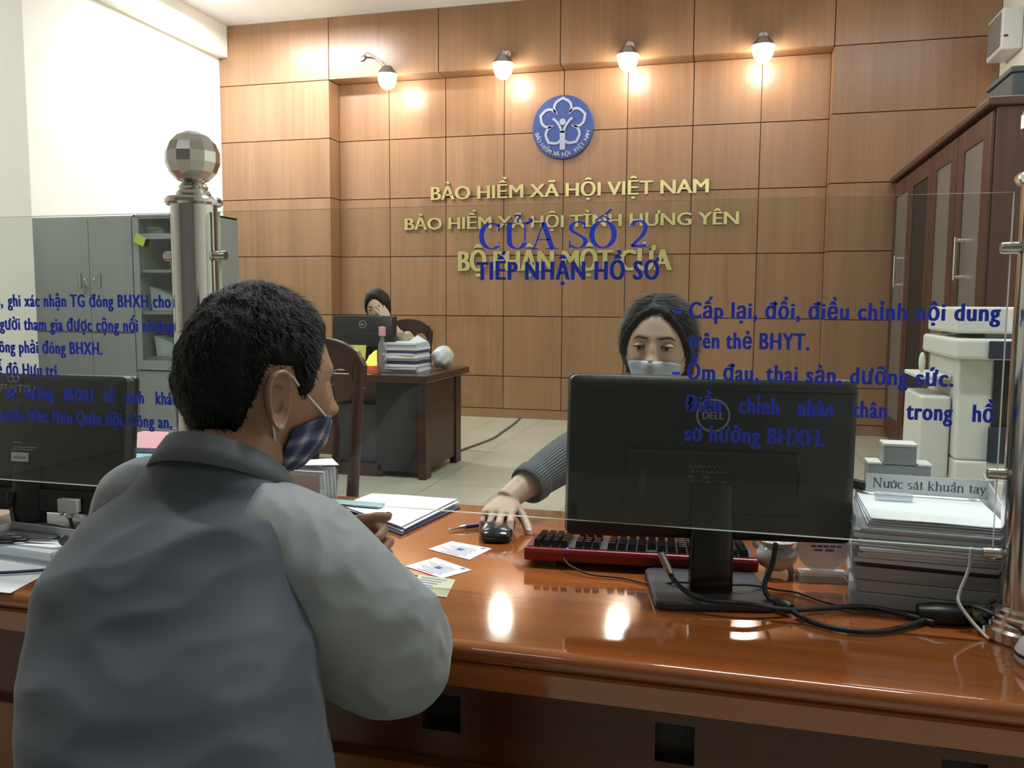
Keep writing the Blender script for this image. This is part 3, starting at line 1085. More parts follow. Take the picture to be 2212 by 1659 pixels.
# ------------------------------------------------------------------ maroon wardrobe on the right
t = thing('wardrobe', 'tall dark maroon wooden wardrobe with grey door panels along the right wall', 'wardrobe', (1.36, 5.45, 0))
b = new_bm()
box(b, (0.02, 0.0, 0.06), (0.80, 3.17, 2.37))
box(b, (0.04, 0.02, 0), (0.80, 3.15, 0.06))
obj('body', b, 'maroon', t, bevel=0.004)
b = new_bm()
box(b, (-0.035, -0.03, 2.37), (0.82, 3.2, 2.42))
obj('cornice', b, 'maroon', t, bevel=0.012, seg=3)
dy = [0.01, 0.66, 1.56, 2.36, 3.16]
doors = ((0.02, 0.78, 'wallpanel_glass'), (0.80, 1.56, 'wallpanel_glass'), (1.58, 2.36, 'black'), (2.38, 3.15, 'wallpanel_glass'))
for k, (a, c, mt) in enumerate(doors):
    b = new_bm()
    fw = 0.16 if k < 2 else 0.10
    box(b, (0.0, a, 0.10), (0.02, a + fw, 2.35))
    box(b, (0.0, c - fw, 0.10), (0.02, c, 2.35))
    box(b, (0.0, a + fw, 0.10), (0.02, c - fw, 0.24))
    box(b, (0.0, a + fw, 2.22), (0.02, c - fw, 2.35))
    d = obj('door', b, 'maroon', t, bevel=0.003)
    b = new_bm()
    box(b, (0.008, a + fw, 0.24), (0.016, c - fw, 2.22))
    obj('door_panel', b, mt, d)
    if k in (1, 3):
        hy = a - 0.02 + (0.02 if k == 1 else 0.36)
        b = new_bm()
        hy = 0.53 + 0.0 if k == 1 else 2.70
        tube(b, [(-0.04, hy, 1.41), (-0.04, hy, 1.68)], 0.011, 10)
        for zz in (1.43, 1.66):
            tube(b, [(0.02, hy, zz), (-0.04, hy, zz)], 0.012, 10)
        obj('handle', b, 'chrome', d, smooth='auto')

t = thing('storage_box', 'dark grey box lying on top of the maroon wardrobe', 'box', (1.55, 5.62, 2.42), 0)
b = new_bm()
box(b, (-0.06, 0, 0), (0.42, 0.5, 0.17))
obj('body', b, 'teal_box', t, bevel=0.01)
b = new_bm()
box(b, (-0.07, -0.01, 0.17), (0.43, 0.51, 0.205))
obj('lid', b, 'teal_box', t, bevel=0.008)

t = thing('wall_speaker', 'small white loudspeaker with a grey front high on the right wall', 'speaker', (WXR, 8.2, 3.36), 0)
b = new_bm()
box(b, (-0.16, -0.14, 0), (-0.002, 0.30, 0.34))
obj('housing', b, 'white_plastic', t, bevel=0.01)
b = new_bm()
box(b, (-0.168, -0.10, 0.04), (-0.16, 0.26, 0.31))
obj('front_cloth', b, 'mesh_grey', t, bevel=0.003)
b = new_bm()
cbox(b, (-0.13, -0.146, 0.11), (0.03, 0.012, 0.012))
obj('knob', b, 'darkgrey', t)

t = thing('air_conditioner', 'white wall air conditioner high on the right wall above the loudspeaker', 'air conditioner', (WXR, 7.05, 3.62))
b = new_bm()
loft(b, [((-0.12, y, 0.15), (0.118, 0, 0), (0, 0, 0.15)) for y in (-0.42, 0.42)], 24, power=4)
obj('housing', b, 'white_plastic', t, smooth='auto')
b = new_bm()
box(b, (-0.22, -0.38, 0.0), (-0.08, 0.38, 0.012))
obj('louvre', b, 'mesh_grey', t)

# ------------------------------------------------------------------ floor cable
b = new_bm()
tube(b, [(-2.25, 6.62, 0.007), (-2.20, 7.0, 0.006), (-2.15, 7.45, 0.006), (-2.17, 7.9, 0.006), (-2.2, 8.4, 0.006), (-2.25, 8.9, 0.008)], 0.011, 8, smooth=6)
tag(obj('floor_cable', b, 'cable_grey', smooth=True), 'thin dusty cable running over the floor tiles from desk to wall', 'cable')

# ------------------------------------------------------------------ dark desk at the back
DX, DY, DZ = -2.05, 5.47, 0.75
t = thing('office_desk', 'dark mahogany desk standing before the panelled wall, papers piled on it', 'desk', (DX, DY, 0))
b = new_bm()
box(b, (-1.62, 0, DZ - 0.055), (0.0, 0.98, DZ))
obj('desktop', b, 'mahogany_h', t, bevel=0.008)
b = new_bm()
box(b, (-0.10, 0.10, 0.0), (-0.045, 0.22, DZ - 0.055))
obj('leg', b, 'mahogany', t, bevel=0.003)
b = new_bm()
box(b, (-0.10, 0.78, 0.0), (-0.045, 0.9, DZ - 0.055))
obj('leg', b, 'mahogany', t, bevel=0.003)
b = new_bm()
box(b, (-0.092, 0.22, 0.06), (-0.055, 0.78, DZ - 0.055))
obj('side_panel', b, 'mahogany', t, bevel=0.003)
b = new_bm()
box(b, (-0.43, 0.13, 0.045), (-0.10, 0.82, DZ - 0.055))
obj('pedestal', b, 'black', t, bevel=0.004)
b = new_bm()
box(b, (-1.50, 0.40, 0.09), (-0.43, 0.42, DZ - 0.055))
obj('modesty_panel', b, 'mahogany_mid', t)
b = new_bm()
box(b, (-1.55, 0.10, 0), (-1.50, 0.9, DZ - 0.055))
obj('side_panel', b, 'mahogany', t, bevel=0.003)
t = thing('computer_tower', 'black computer case standing under the dark desk', 'computer', (-2.68, 5.70, 0.09))
b = new_bm()
box(b, (-0.16, -0.02, 0.0), (0.19, 0.16, 0.42))
obj('case', b, 'darkgrey', t, bevel=0.004)
b = new_bm()
box(b, (-0.24, -0.10, -0.09), (0.24, 0.24, 0.0))
sp_ = obj('footrest', b, 'mahogany', t, bevel=0.004)

# chair: shared model, backrest at y = 0, seat towards +y
def wooden_chair(name, label, cat, loc, rz, group):
    t = thing(name, label, cat, loc, rz, group)
    b = new_bm()
    prism(b, [(-0.22, 0.0), (0.22, 0.0), (0.235, 0.44), (-0.235, 0.44)], 0.43, 0.465)
    obj('seat', b, 'mahogany_h', t, bevel=0.012, seg=3)
    for s in (-1, 1):
        b = new_bm()
        loft(b, [((s * 0.21, 0.055, 0.0), (0.020, 0, 0), (0, 0.022, 0)), ((s * 0.205, 0.0, 0.45), (0.022, 0, 0), (0, 0.024, 0)), ((s * 0.205, -0.045, 0.78), (0.021, 0, 0), (0, 0.02, 0)),
                 ((s * 0.20, -0.085, 0.98), (0.022, 0, 0), (0, 0.018, 0))], 16, power=3)
        obj('rear_post', b, 'mahogany', t, smooth='auto')
        b = new_bm()
        loft(b, [((s * 0.20, 0.40, 0.0), (0.017, 0, 0), (0, 0.017, 0)), ((s * 0.205, 0.40, 0.43), (0.022, 0, 0), (0, 0.022, 0))], 16, power=4)
        obj('leg', b, 'mahogany', t, smooth='auto')
    b = new_bm()                                         # crest rail with arched openings below
    N = 24
    top, bot = [], []
    for i in range(N + 1):
        x = -0.225 + 0.45 * i / N
        k = abs(x) / 0.225
        top.append((x, 1.075 - 0.075 * k ** 2.2 - (0.03 * max(0, k - 0.85) / 0.15)))
        ph = (abs(x) - 0.045) / 0.14
        arch = 0.075 * sqrt(max(0.0, 1 - (2 * ph - 1) ** 2)) if 0 <= ph <= 1 else 0.0
        bot.append((x, 0.88 + arch))
    V = []
    for pts, yy in ((top, 0.0), (bot, 0.0)):
        pass
    quad = []
    for i in range(N + 1):
        y0 = -0.085 + 0.02 * (1 - (top[i][0] / 0.225) ** 2) * -1
        quad.append([b.verts.new((top[i][0], y0 - 0.018, top[i][1])), b.verts.new((top[i][0], y0 + 0.016, top[i][1])),
                     b.verts.new((bot[i][0], y0 + 0.03, bot[i][1])), b.verts.new((bot[i][0], y0 - 0.006, bot[i][1]))])
    for i in range(N):
        for k in range(4):
            b.faces.new((quad[i][k], quad[i + 1][k], quad[i + 1][(k + 1) % 4], quad[i][(k + 1) % 4]))
    b.faces.new(quad[0])
    b.faces.new(quad[-1][::-1])
    obj('crest_rail', b, 'mahogany_h', t, bevel=0.006, seg=2)
    for x, w in ((0.0, 0.045),):
        b = new_bm()
        loft(b, [((x, -0.005, 0.46), (w * 0.8, 0, 0), (0, 0.009, 0)), ((x, -0.045, 0.72), (w, 0, 0), (0, 0.009, 0)), ((x, -0.09, 0.90), (w, 0, 0), (0, 0.009, 0))], 16, power=4)
        obj('splat', b, 'mahogany', t, smooth='auto')
    for x in (-0.115, 0.115):
        b = new_bm()
        loft(b, [((x, -0.005, 0.46), (0.014, 0, 0), (0, 0.008, 0)), ((x, -0.045, 0.70), (0.014, 0, 0), (0, 0.008, 0)), ((x * 0.6, -0.085, 0.89), (0.012, 0, 0), (0, 0.008, 0))], 12, power=4)
        obj('spindle', b, 'mahogany', t, smooth='auto')
    for s in (-1, 1):
        b = new_bm()
        box(b, (s * 0.205 - 0.011, 0.03, 0.20), (s * 0.205 + 0.011, 0.39, 0.235))
        obj('stretcher', b, 'mahogany', t)
    return t


ch0 = wooden_chair('wooden_chair', 'dark wooden chair with an arched slatted back standing behind the counter beside the seated man', 'chair', (-1.655, 3.05, 0), radians(176), 'dark slat-back chairs')
ch0.scale = (1, 1, 1.03)
dup(ch0, (-2.80, 6.95, 0.0), pi, 'dark slat-back chair behind the woman at the far desk', None, 'dark slat-back chairs')


def monitor(name, label, loc, rz, w, h, zc, tilt, roll, base, logo, neck_w=0.075, neck_y=0.0, group='computer monitors', dz0=0.0, big=True):
    """flat screen seen from behind: back faces -y"""
    t = thing(name, label, 'monitor', loc, rz, group)
    R = Matrix.Rotation(radians(tilt), 4, 'X') @ Matrix.Rotation(radians(roll), 4, 'Y')
    Tm = Matrix.Translation((0, 0, zc)) @ R

    def put(b):
        bmesh.ops.transform(b, matrix=Tm, verts=b.verts[:])
        return b
    b = new_bm()
    box(b, (-w / 2, 0.022, -h / 2), (w / 2, 0.045, h / 2))
    obj('bezel', put(b), 'blackgloss', t, bevel=0.008, seg=3)
    b = new_bm()
    V = []
    for s, yy, k in ((1.0, 0.024, 0.0), (0.985, 0.004, 0.0), (0.93, -0.004, 0.0)):
        ww, hh = w / 2 * s, h / 2 * (s if s < 1 else 0.99)
        ring = []
        for cx, cz, a0 in ((1, 1, 0), (-1, 1, 90), (-1, -1, 180), (1, -1, 270)):
            for q in range(4):
                a = radians(a0 + 30 * q)
                rr = 0.012
                ring.append(b.verts.new((cx * (ww - rr) + rr * cos(a), yy, cz * (hh - rr) + rr * sin(a))))
        V.append(ring)
    for A, B in zip(V, V[1:]):
        for k in range(16):
            b.faces.new((A[k], A[(k + 1) % 16], B[(k + 1) % 16], B[k]))
    b.faces.new(V[0])
    b.faces.new(V[-1][::-1])
    obj('back_shell', put(b), 'blackplastic', t, smooth='auto')
    b = new_bm()
    box(b, (-w / 2 + 0.012, 0.0445, -h / 2 + 0.018), (w / 2 - 0.012, 0.0458, h / 2 - 0.012))
    obj('screen', put(b), 'blackgloss', t)
    b = new_bm()
    zb = zc - h / 2
    if big:
        box(b, (-w * 0.30, -0.016, -h * 0.33), (w * 0.30, -0.003, h * 0.06))
        obj('rear_housing', put(b), 'blackplastic', t, bevel=0.006)
        b = new_bm()
    if logo == 'ring':
        lathe(b, [(0.0250, -0.0055), (0.0280, -0.0055), (0.0280, -0.004), (0.0250, -0.004)], (0.0, 0, h * 0.27), axis='Y', seg=40, closed=True)
        tb, _ = text_bm('DELL', 0.036, 0.0115, 0.0012, 0.03)
        move(tb, -0.018, -0.0042, h * 0.27 - 0.006)
        me = bpy.data.meshes.new('tmp')
        tb.to_mesh(me)
        tb.free()
        b.from_mesh(me)
        bpy.data.meshes.remove(me)
        obj('maker_logo', put(b), 'logo_grey', t)
    else:
        tb, _ = text_bm('FUJITSU', 0.085, 0.0165, 0.001, 0.0)
        move(tb, logo[0] - 0.0425, -0.0042, logo[1])
        me = bpy.data.meshes.new('tmp')
        tb.to_mesh(me)
        tb.free()
        b.from_mesh(me)
        bpy.data.meshes.remove(me)
        for s in (-1, 1):
            ribbon(b, [(logo[0] - 0.012 + s * 0.007 + 0.007 * cos(radians(a)), logo[1] + 0.029 + 0.0065 * sin(radians(a))) for a in range(0, 360, 15)], 0.0018, -0.0045, 0.001, True)
        obj('maker_logo', put(b), 'logo_grey', t)
    bw, bd, byc = base
    b = new_bm()
    loft(b, [((0, neck_y, 0.012), (neck_w / 2, 0, 0), (0, 0.017, 0)), ((0, neck_y, zb + 0.02), (neck_w / 2 * 0.98, 0, 0), (0, 0.017, 0)), ((0, neck_y + 0.012, zb + 0.10), (neck_w / 2 * 0.95, 0, 0), (0, 0.014, 0))], 24, power=5)
    obj('stand_neck', b, 'blackgloss' if big else 'blackplastic', t, smooth='auto')
    b = new_bm()
    pr = []
    for cx, cy, a0 in ((1, 1, 0), (-1, 1, 90), (-1, -1, 180), (1, -1, 270)):
        for q in range(5):
            a = radians(a0 + 22.5 * q)
            pr.append((cx * (bw / 2 - 0.02) + 0.02 * cos(a), byc + cy * (bd / 2 - 0.02) + 0.02 * sin(a)))
    prism(b, pr, 0.0, 0.014)
    obj('stand_base', b, 'darkgrey', t, bevel=0.004, seg=3)
    return t, put


fm, _ = monitor('computer_monitor', 'black monitor on the far dark desk, seen from behind, woman behind it', (-2.66, 5.78, DZ), 0, 0.50, 0.285, 0.262, -4, 0, (0.2, 0.16, 0.0), 'ring')
b = new_bm()
cbox(b, (0, 0, 0.105), (0.008, 0.002, 0.09))
# ------------------------------------------------------------------ things on the far desk
t = thing('name_plate', 'yellow desk sign leaning against the far monitor', 'sign', (-2.692, 5.60, DZ))
b = new_bm()
cbox(b, (0, 0.02, 0.1), (0.245, 0.004, 0.19), rot=RX(-12))
obj('card', b, 'yellow_card', t)
b = new_bm()
for zz, w in ((0.155, 0.15), (0.115, 0.10), (0.075, 0.05)):
    cbox(b, (0.02, 0.0175 + (zz - 0.1) * 0.21, zz), (w, 0.001, 0.007), rot=RX(-12))
obj('print_lines', b, 'ink', t)
b = new_bm()
box(b, (-0.14, -0.03, 0), (0.14, 0.07, 0.012))
obj('stand', b, 'mahogany_h', t, bevel=0.003)

z = DZ
random.seed(11)
for i in range(11):
    th = random.choice([0.016, 0.02, 0.026, 0.018])
    mt = ['paper', 'paper2', 'paper', 'navy', 'paper2', 'paper', 'paper2', 'navy', 'paper', 'paper2', 'paper2'][i]
    b = new_bm()
    cbox(b, (0, 0, th / 2), (0.245, 0.29, th), rot=RZ(random.uniform(-5, 5)))
    o = tag(obj('document_file', b, mt, None, bevel=0.002), '%s document file, %s from the bottom of the pile on the far desk' % ({'paper': 'white', 'paper2': 'bluish white', 'navy': 'dark navy'}[mt], 'first second third fourth fifth sixth seventh eighth ninth tenth eleventh'.split()[i]), 'file', 'files piled on the far desk')
    o.location = (-2.335 + random.uniform(-0.012, 0.012), 5.85 + random.uniform(-0.02, 0.02), z)
    z += th + 0.0008
b = new_bm()
vs = [b.verts.new(p) for p in ((-0.05, 0, 0), (0.06, 0.02, 0), (0.015, 0.03, 0.05), (-0.05, 0.1, 0), (0.06, 0.12, 0))]
for f in ((0, 1, 2), (0, 2, 3), (1, 4, 2), (3, 2, 4), (0, 3, 4, 1)):
    b.faces.new([vs[k] for k in f])
o = tag(obj('folded_paper', b, 'paper'), 'folded white paper peak on top of the pile on the far desk', 'paper')
o.location = (-2.28, 5.84, z)
b = new_bm()
ellipsoid(b, (0, 0, 0.085), (0.075, 0.11, 0.085), 4)
for v in b.verts:
    v.co += v.normal * 0.0
    k = noise.noise(v.co * 22) * 0.016 + noise.noise(v.co * 50) * 0.006
    v.co += (v.co - Vector((0, 0, 0.085))).normalized() * k
    v.co.z = max(0.0, v.co.z)
o = tag(obj('plastic_bag', b, 'bag', smooth=True), 'crumpled whitish plastic bag beside the pile on the far desk', 'bag')
o.location = (-2.165, 6.14, DZ + 0.001)
t = thing('water_bottle', 'clear water bottle with a pink cap beside the far monitor', 'bottle', (-2.448, 5.645, DZ))
b = new_bm()
lathe(b, [(0, 0), (0.03, 0), (0.033, 0.01), (0.033, 0.06), (0.030, 0.08), (0.033, 0.10), (0.033, 0.16), (0.028, 0.20), (0.014, 0.24), (0.014, 0.262)], seg=24)
obj('body', b, 'acrylic', t, smooth='auto')
b = new_bm()
lathe(b, [(0.024, 0.262), (0.026, 0.27), (0.026, 0.325), (0.0, 0.33)], seg=24)
obj('cap', b, 'pink', t, smooth='auto')
t = thing('glass_bottle', 'dark little bottle with a gilt collar behind the paper pile', 'bottle', (-2.51, 5.98, DZ))
b = new_bm()
lathe(b, [(0, 0), (0.03, 0), (0.032, 0.1), (0.032, 0.17), (0.02, 0.2), (0.02, 0.235), (0.0, 0.235)], seg=20)
obj('body', b, 'acrylic', t, smooth='auto')
b = new_bm()
lathe(b, [(0.021, 0.235), (0.024, 0.24), (0.024, 0.27), (0.0, 0.275)], seg=20)
obj('cap', b, 'gold', t, smooth='auto')
t = thing('red_lamp', 'little glowing orange-red altar lamp beside the paper pile', 'lamp', (-2.495, 5.555, DZ))
b = new_bm()
lathe(b, [(0, 0), (0.05, 0), (0.052, 0.03), (0.042, 0.055), (0.0, 0.055)], seg=20)
obj('base', b, 'crumple', t, smooth='auto')
b = new_bm()
prism(b, [(-0.05, -0.012), (0.03, -0.02), (0.04, 0.012), (-0.04, 0.014)], 0.055, 0.08)
for v in b.verts:
    if v.co.z > 0.07:
        v.co.x = v.co.x * 0.55 + 0.018
        v.co.z += 0.05 + v.co.x * 0.9
obj('flame_shade', b, 'fire', t)

# ------------------------------------------------------------------ pale office copier behind the right end of the counter
t = thing('photocopier', 'pale grey floor-standing photocopier with a navy front, behind the right end of the glass', 'photocopier', (0.87, 3.9, 0))
b = new_bm()
box(b, (0.035, 0.0, 0.06), (0.60, 0.60, 0.60))
box(b, (0.035, 0.02, 0.60), (0.17, 0.60, 1.03))
box(b, (0.17, 0.38, 0.60), (0.60, 0.60, 1.03))
obj('body', b, 'beige_plastic', t, bevel=0.012, seg=3)
for z0, z1 in ((0.10, 0.30), (0.31, 0.52)):
    b = new_bm()
    box(b, (0.05, -0.02, z0), (0.60, 0.0, z1))
    obj('paper_drawer', b, 'beige_plastic', t, bevel=0.006)
b = new_bm()
box(b, (0.0, -0.06, 1.03), (0.62, 0.60, 1.115))
obj('scanner_deck', b, 'beige_plastic', t, bevel=0.015, seg=3)
b = new_bm()
prism(b, [(0.01, 0.0), (0.60, 0.0), (0.60, 0.55), (0.01, 0.55)], 1.135, 1.245)
obj('document_feeder', b, 'beige_plastic', t, bevel=0.012, seg=3)
b = new_bm()
box(b, (0.13, 0.03, 1.115), (0.6, 0.55, 1.135))
obj('feeder_gap', b, 'mesh_grey', t)
b = new_bm()
box(b, (0.12, -0.075, 1.035), (0.60, -0.058, 1.108))
obj('control_panel', b, 'navy_plastic', t, bevel=0.004)
b = new_bm()
box(b, (0.165, 0.012, 0.66), (0.60, 0.018, 1.03))
obj('output_recess', b, 'black', t)
b = new_bm()
box(b, (0.15, -0.012, 0.60), (0.60, 0.0, 0.75))
obj('front_door', b, 'navy_plastic', t, bevel=0.012, seg=3)
b = new_bm()
prism(b, [(-0.09, 0.1), (0.03, 0.1), (0.03, 0.48), (-0.09, 0.48)], 0.50, 0.86)
obj('side_unit', b, 'beige_plastic', t, bevel=0.012, seg=3)
b = new_bm()
box(b, (-0.10, 0.12, 0.93), (0.03, 0.46, 0.95))
obj('side_tray', b, 'beige_plastic', t, bevel=0.006)
b = new_bm()
ellipsoid(b, (-0.075, 0.2, 1.0), (0.014, 0.014, 0.045), 3)
obj('tray_guide', b, 'beige_plastic', t, smooth=True)
b = new_bm()
for x in (0.08, 0.55):
    for y in (0.08, 0.52):
        tube(b, [(x - 0.015, y, 0.032), (x + 0.015, y, 0.032)], 0.03, 16)
obj('casters', b, 'darkgrey', t, smooth='auto')

# ------------------------------------------------------------------ the counter
CX0, CX1 = -2.7, 1.25
CF, CB = 1.13, 1.945
t = thing('service_counter', 'long varnished orange-brown wooden service counter across the front', 'counter', (0, 0, 0))
b = new_bm()
prof = [(CB, CTOP), (CF + 0.022, CTOP), (CF + 0.012, CTOP)]
for a in range(10, 171, 20):
    prof.append((CF + 0.012 - 0.014 * sin(radians(a)), CTOP - 0.014 + 0.014 * cos(radians(a))))
prof += [(CF + 0.008, CTOP - 0.029), (CB, CTOP - 0.029)]
extrude_profile(b, prof, CX0, CX1)
obj('worktop', b, 'counter', t, smooth='auto')
b = new_bm()
prof = [(CB - 0.01, CTOP - 0.0295), (CF + 0.008, CTOP - 0.0295), (CF + 0.002, CTOP - 0.033), (CF + 0.004, CTOP - 0.066), (CF + 0.010, CTOP - 0.070), (CB - 0.01, CTOP - 0.070)]
extrude_profile(b, prof, CX0, CX1)
obj('apron', b, 'counter', t, smooth='auto', angle=25)
b = new_bm()
ph = [(-1.60, -1.53), (-0.505, -0.435), (-0.108, -0.046), (0.31, 0.372), (0.80, 0.87)]
zz0, zz1 = 0.52, 0.585
xs_ = [CX0]
for a, c in ph:
    xs_ += [a, c]
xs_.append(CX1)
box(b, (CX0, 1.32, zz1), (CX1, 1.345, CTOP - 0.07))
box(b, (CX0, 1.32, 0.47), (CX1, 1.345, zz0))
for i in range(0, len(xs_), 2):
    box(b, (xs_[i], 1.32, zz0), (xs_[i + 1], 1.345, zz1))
obj('front_panel', b, 'counter_shaded', t)
for a, c in ph:
    b = new_bm()
    box(b, (a, 1.345, zz0), (c, 1.36, zz1))
    obj('square_recess', b, 'recess', t)
b = new_bm()
box(b, (CX0, 1.30, 0.0), (CX1, 1.36, 0.465))
obj('plinth_panel', b, 'counter_low', t, bevel=0.003)
for x in (CX0, CX1 - 0.04):
    b = new_bm()
    box(b, (x, 1.36, 0), (x + 0.04, CB - 0.03, CTOP - 0.07))
    obj('end_panel', b, 'counter_shaded', t)

# ------------------------------------------------------------------ glass partition: posts, clips, panes, lettering
GY = 1.38


def post(x, label):
    t = thing('partition_post', label, 'post', (x, GY, CTOP), 0, 'steel posts of the glass partition')
    b = new_bm()
    lathe(b, [(0, 0), (0.062, 0), (0.064, 0.004), (0.064, 0.018), (0.058, 0.022), (0.058, 0.028), (0.054, 0.031), (0.054, 0.037), (0.050, 0.040), (0.050, 0.046), (0.042, 0.05)], seg=48)
    obj('base_flange', b, 'steel', t, smooth='auto', angle=25)
    b = new_bm()
    lathe(b, [(0.041, 0.045), (0.041, 0.668)], seg=48)
    obj('tube', b, 'steel', t, smooth='auto')
    b = new_bm()
    lathe(b, [(0.0, 0.664), (0.047, 0.664), (0.0505, 0.668), (0.0505, 0.674), (0.047, 0.678), (0.030, 0.680), (0.031, 0.684), (0.028, 0.690), (0.024, 0.692), (0.026, 0.697), (0.022, 0.703), (0.016, 0.706), (0.0, 0.706)], seg=48)
    obj('collar', b, 'steel', t, smooth='auto', angle=25)
    b = new_bm()
    rows_ = []
    for i, el in enumerate((-75, -54, -33, -11, 11, 33, 54, 75)):
        rows_.append((0.0485 * cos(radians(el)), 0.749 + 0.0485 * sin(radians(el))))
    lathe(b, [(0.0, 0.7015)] + rows_ + [(0.0, 0.7975)], seg=12)
    obj('faceted_ball', b, 'steel', t, bevel=0.0015)
    for z in (1.333 - CTOP, 1.003 - CTOP, 0.883 - CTOP):
        for s in (-1, 1):
            b = new_bm()
            lathe(b, [(0.0, s * 0.036), (0.0085, s * 0.036), (0.0085, s * 0.062), (0.0075, s * 0.064), (0.0, s * 0.064)], (0, 0, z), axis='X', seg=20)
            obj('glass_clip', b, 'steel', t, smooth='auto')
    return t


post(-0.967, 'stainless steel partition post with a faceted ball, behind the man')
post(0.428, 'stainless steel partition post at the right edge, beside the paper tray')


def pane(x0, x1, label):
    b = new_bm()
    z0, z1, y0, y1 = 0.889, 1.412, GY - 0.004, GY + 0.004
    vs = box(b, (x0, y0, z0), (x1, y1, z1))
    b.faces.ensure_lookup_table()
    for f in b.faces:
        n = f.calc_center_median()
        if abs(n.y - GY) < 0.001:
            f.material_index = 1
    o = obj('partition_glass', b, ['glass', 'glass_edge'])
    return tag(o, label, 'glass pane', 'panes of the glass partition')


gm = pane(-0.916, 0.377, 'clear glass pane with blue lettering between the two steel posts')
gl_ = pane(-2.05, -1.016, 'clear glass pane with blue lettering left of the ball-topped post behind the man')


def vinyl(s, xl, zb, cp, xr=None, xscale=None, right=None, parent=None, bold=0.042):
    b, kx = text_bm(s, (xr - xl) if xr is not None and xl is not None else None, cp, 0.0006, bold, xscale, spacing=1.13)
    xs = [v.co.x for v in b.verts]
    if right is not None:
        move(b, right - max(xs), GY - 0.0042, zb)
    else:
        move(b, xl, GY - 0.0042, zb)
    for wb in split_words(b, 0.16 * cp):
        obj('lettering', wb, 'blue_vinyl', parent)
    return kx


b = serif_line([('C', []), ('U', ['horn', 'hook']), ('A', []), (' ', []), ('S', []), ('O', ['hat', 'acute']), (' ', []), ('2', [])], 0.043, 0.282, 0.0006, 0.085, 0.020)
move(b, -0.420, GY - 0.0042, 1.339)
for wb in split_words(b, 0.009):
    obj('lettering', wb, 'blue_vinyl', gm)
vinyl('TIẾP NHẬN HỒ SƠ', -0.426, 1.289, 0.0285, xr=-0.122, parent=gm, bold=0.05)
vinyl('Cấp lại, đổi, điều chỉnh nội dung', -0.075, 1.228, 0.025, xr=0.368, parent=gm)
vinyl('trên thẻ BHYT.', -0.075, 1.181, 0.025, xr=0.108, parent=gm)
vinyl('Ốm đau, thai sản, dưỡng sức.', -0.075, 1.131, 0.025, xr=0.311, parent=gm)
vinyl('Điều   chỉnh   nhân   thân   trong   hồ', -0.077, 1.080, 0.025, xr=0.367, parent=gm)
vinyl('sơ hưởng BHXH.', -0.077, 1.033, 0.025, xr=0.135, parent=gm)
for z in (1.237, 1.140):
    b = new_bm()
    cbox(b, (-0.092, GY - 0.0045, z), (0.012, 0.0006, 0.005))
    obj('lettering', b, 'blue_vinyl', gm)
kx = vinyl('ghi xác nhận TG đóng BHXH cho', -1.391, 1.238, 0.0235, xr=-1.019, parent=gl_)
vinyl('cấp,', None, 1.238, 0.0235, xscale=kx, right=-1.402, parent=gl_)
vinyl('người tham gia được cộng nối nhưng', None, 1.192, 0.0235, xscale=kx, right=-1.015, parent=gl_)
vinyl('không phải đóng BHXH.', None, 1.147, 0.0235, xscale=kx, right=-1.174, parent=gl_)
vinyl('chế độ Hưu trí.', None, 1.102, 0.0235, xscale=kx, right=-1.275, parent=gl_)
vinyl('hồ   sơ   hưởng   BHXH   từ   tỉnh   khác', None, 1.056, 0.0235, xscale=kx * 0.98, right=-1.012, parent=gl_)
vinyl('chuyển đến: Hưu Quân đội, Công an.', None, 1.011, 0.0235, xscale=kx, right=-1.025, parent=gl_)

# ------------------------------------------------------------------ monitors on the counter
mm, put = monitor('computer_monitor', 'large black monitor seen from behind, in front of the clerk', (-0.036, 1.447, CTOP), radians(12), 0.482, 0.276, 0.2310, -2.0, 0.9, (0.195, 0.185, 0.005), 'ring', 0.072, -0.022)
b = new_bm()
for r, n_, s in ((0, 7, 0.0040), (1, 8, 0.0044), (2, 2, 0.011), (3, 3, 0.006)):
    for i in range(n_):
        cbox(b, (-0.036 + (0.0078 if r < 2 else 0.026) * i + 0.004 * (r % 2), -0.0168, -0.010 - 0.0085 * r), (s, 0.0006, 0.0032))
obj('rating_print', put(b), 'print_dim', mm)
b = new_bm()
for sx in (-0.115, 0.148):
    cbox(b, (sx, -0.0165, -0.035), (0.012, 0.001, 0.045))
obj('vent_slot', put(b), 'darkgrey', mm)
b = new_bm()
box(b, (-0.235, -0.006, 0.116), (0.235, -0.0035, 0.118))
obj('seam', put(b), 'black', mm)

lm, put = monitor('computer_monitor', 'black monitor at the far left of the counter, keyed label on its back', (-1.448, 1.475, CTOP), radians(3), 0.45, 0.292, 0.19, -7, 0, (0.24, 0.18, -0.01), (-0.035, 0.104), 0.07, -0.016, big=False)
b = new_bm()
cbox(b, (-0.022, -0.005, -0.033), (0.042, 0.001, 0.019))
obj('barcode_sticker', put(b), 'paper', lm)
b = new_bm()
for k in range(14):
    cbox(b, (-0.036 + 0.0022 * k, -0.0057, -0.034), (0.0012 if k % 3 else 0.0018, 0.0004, 0.006))
for k, w in enumerate((0.02, 0.06, 0.05)):
    cbox(b, (-0.040 + w / 2, -0.0046, -0.007 - 0.005 * k + (0.005 if k == 0 else 0)), (w, 0.0004, 0.002))
obj('label_print', put(b), 'ink', lm)
b = new_bm()
box(b, (-0.22, -0.010, -0.146), (0.22, -0.003, -0.098))
obj('cable_cover', put(b), 'blackplastic', lm, bevel=0.003)

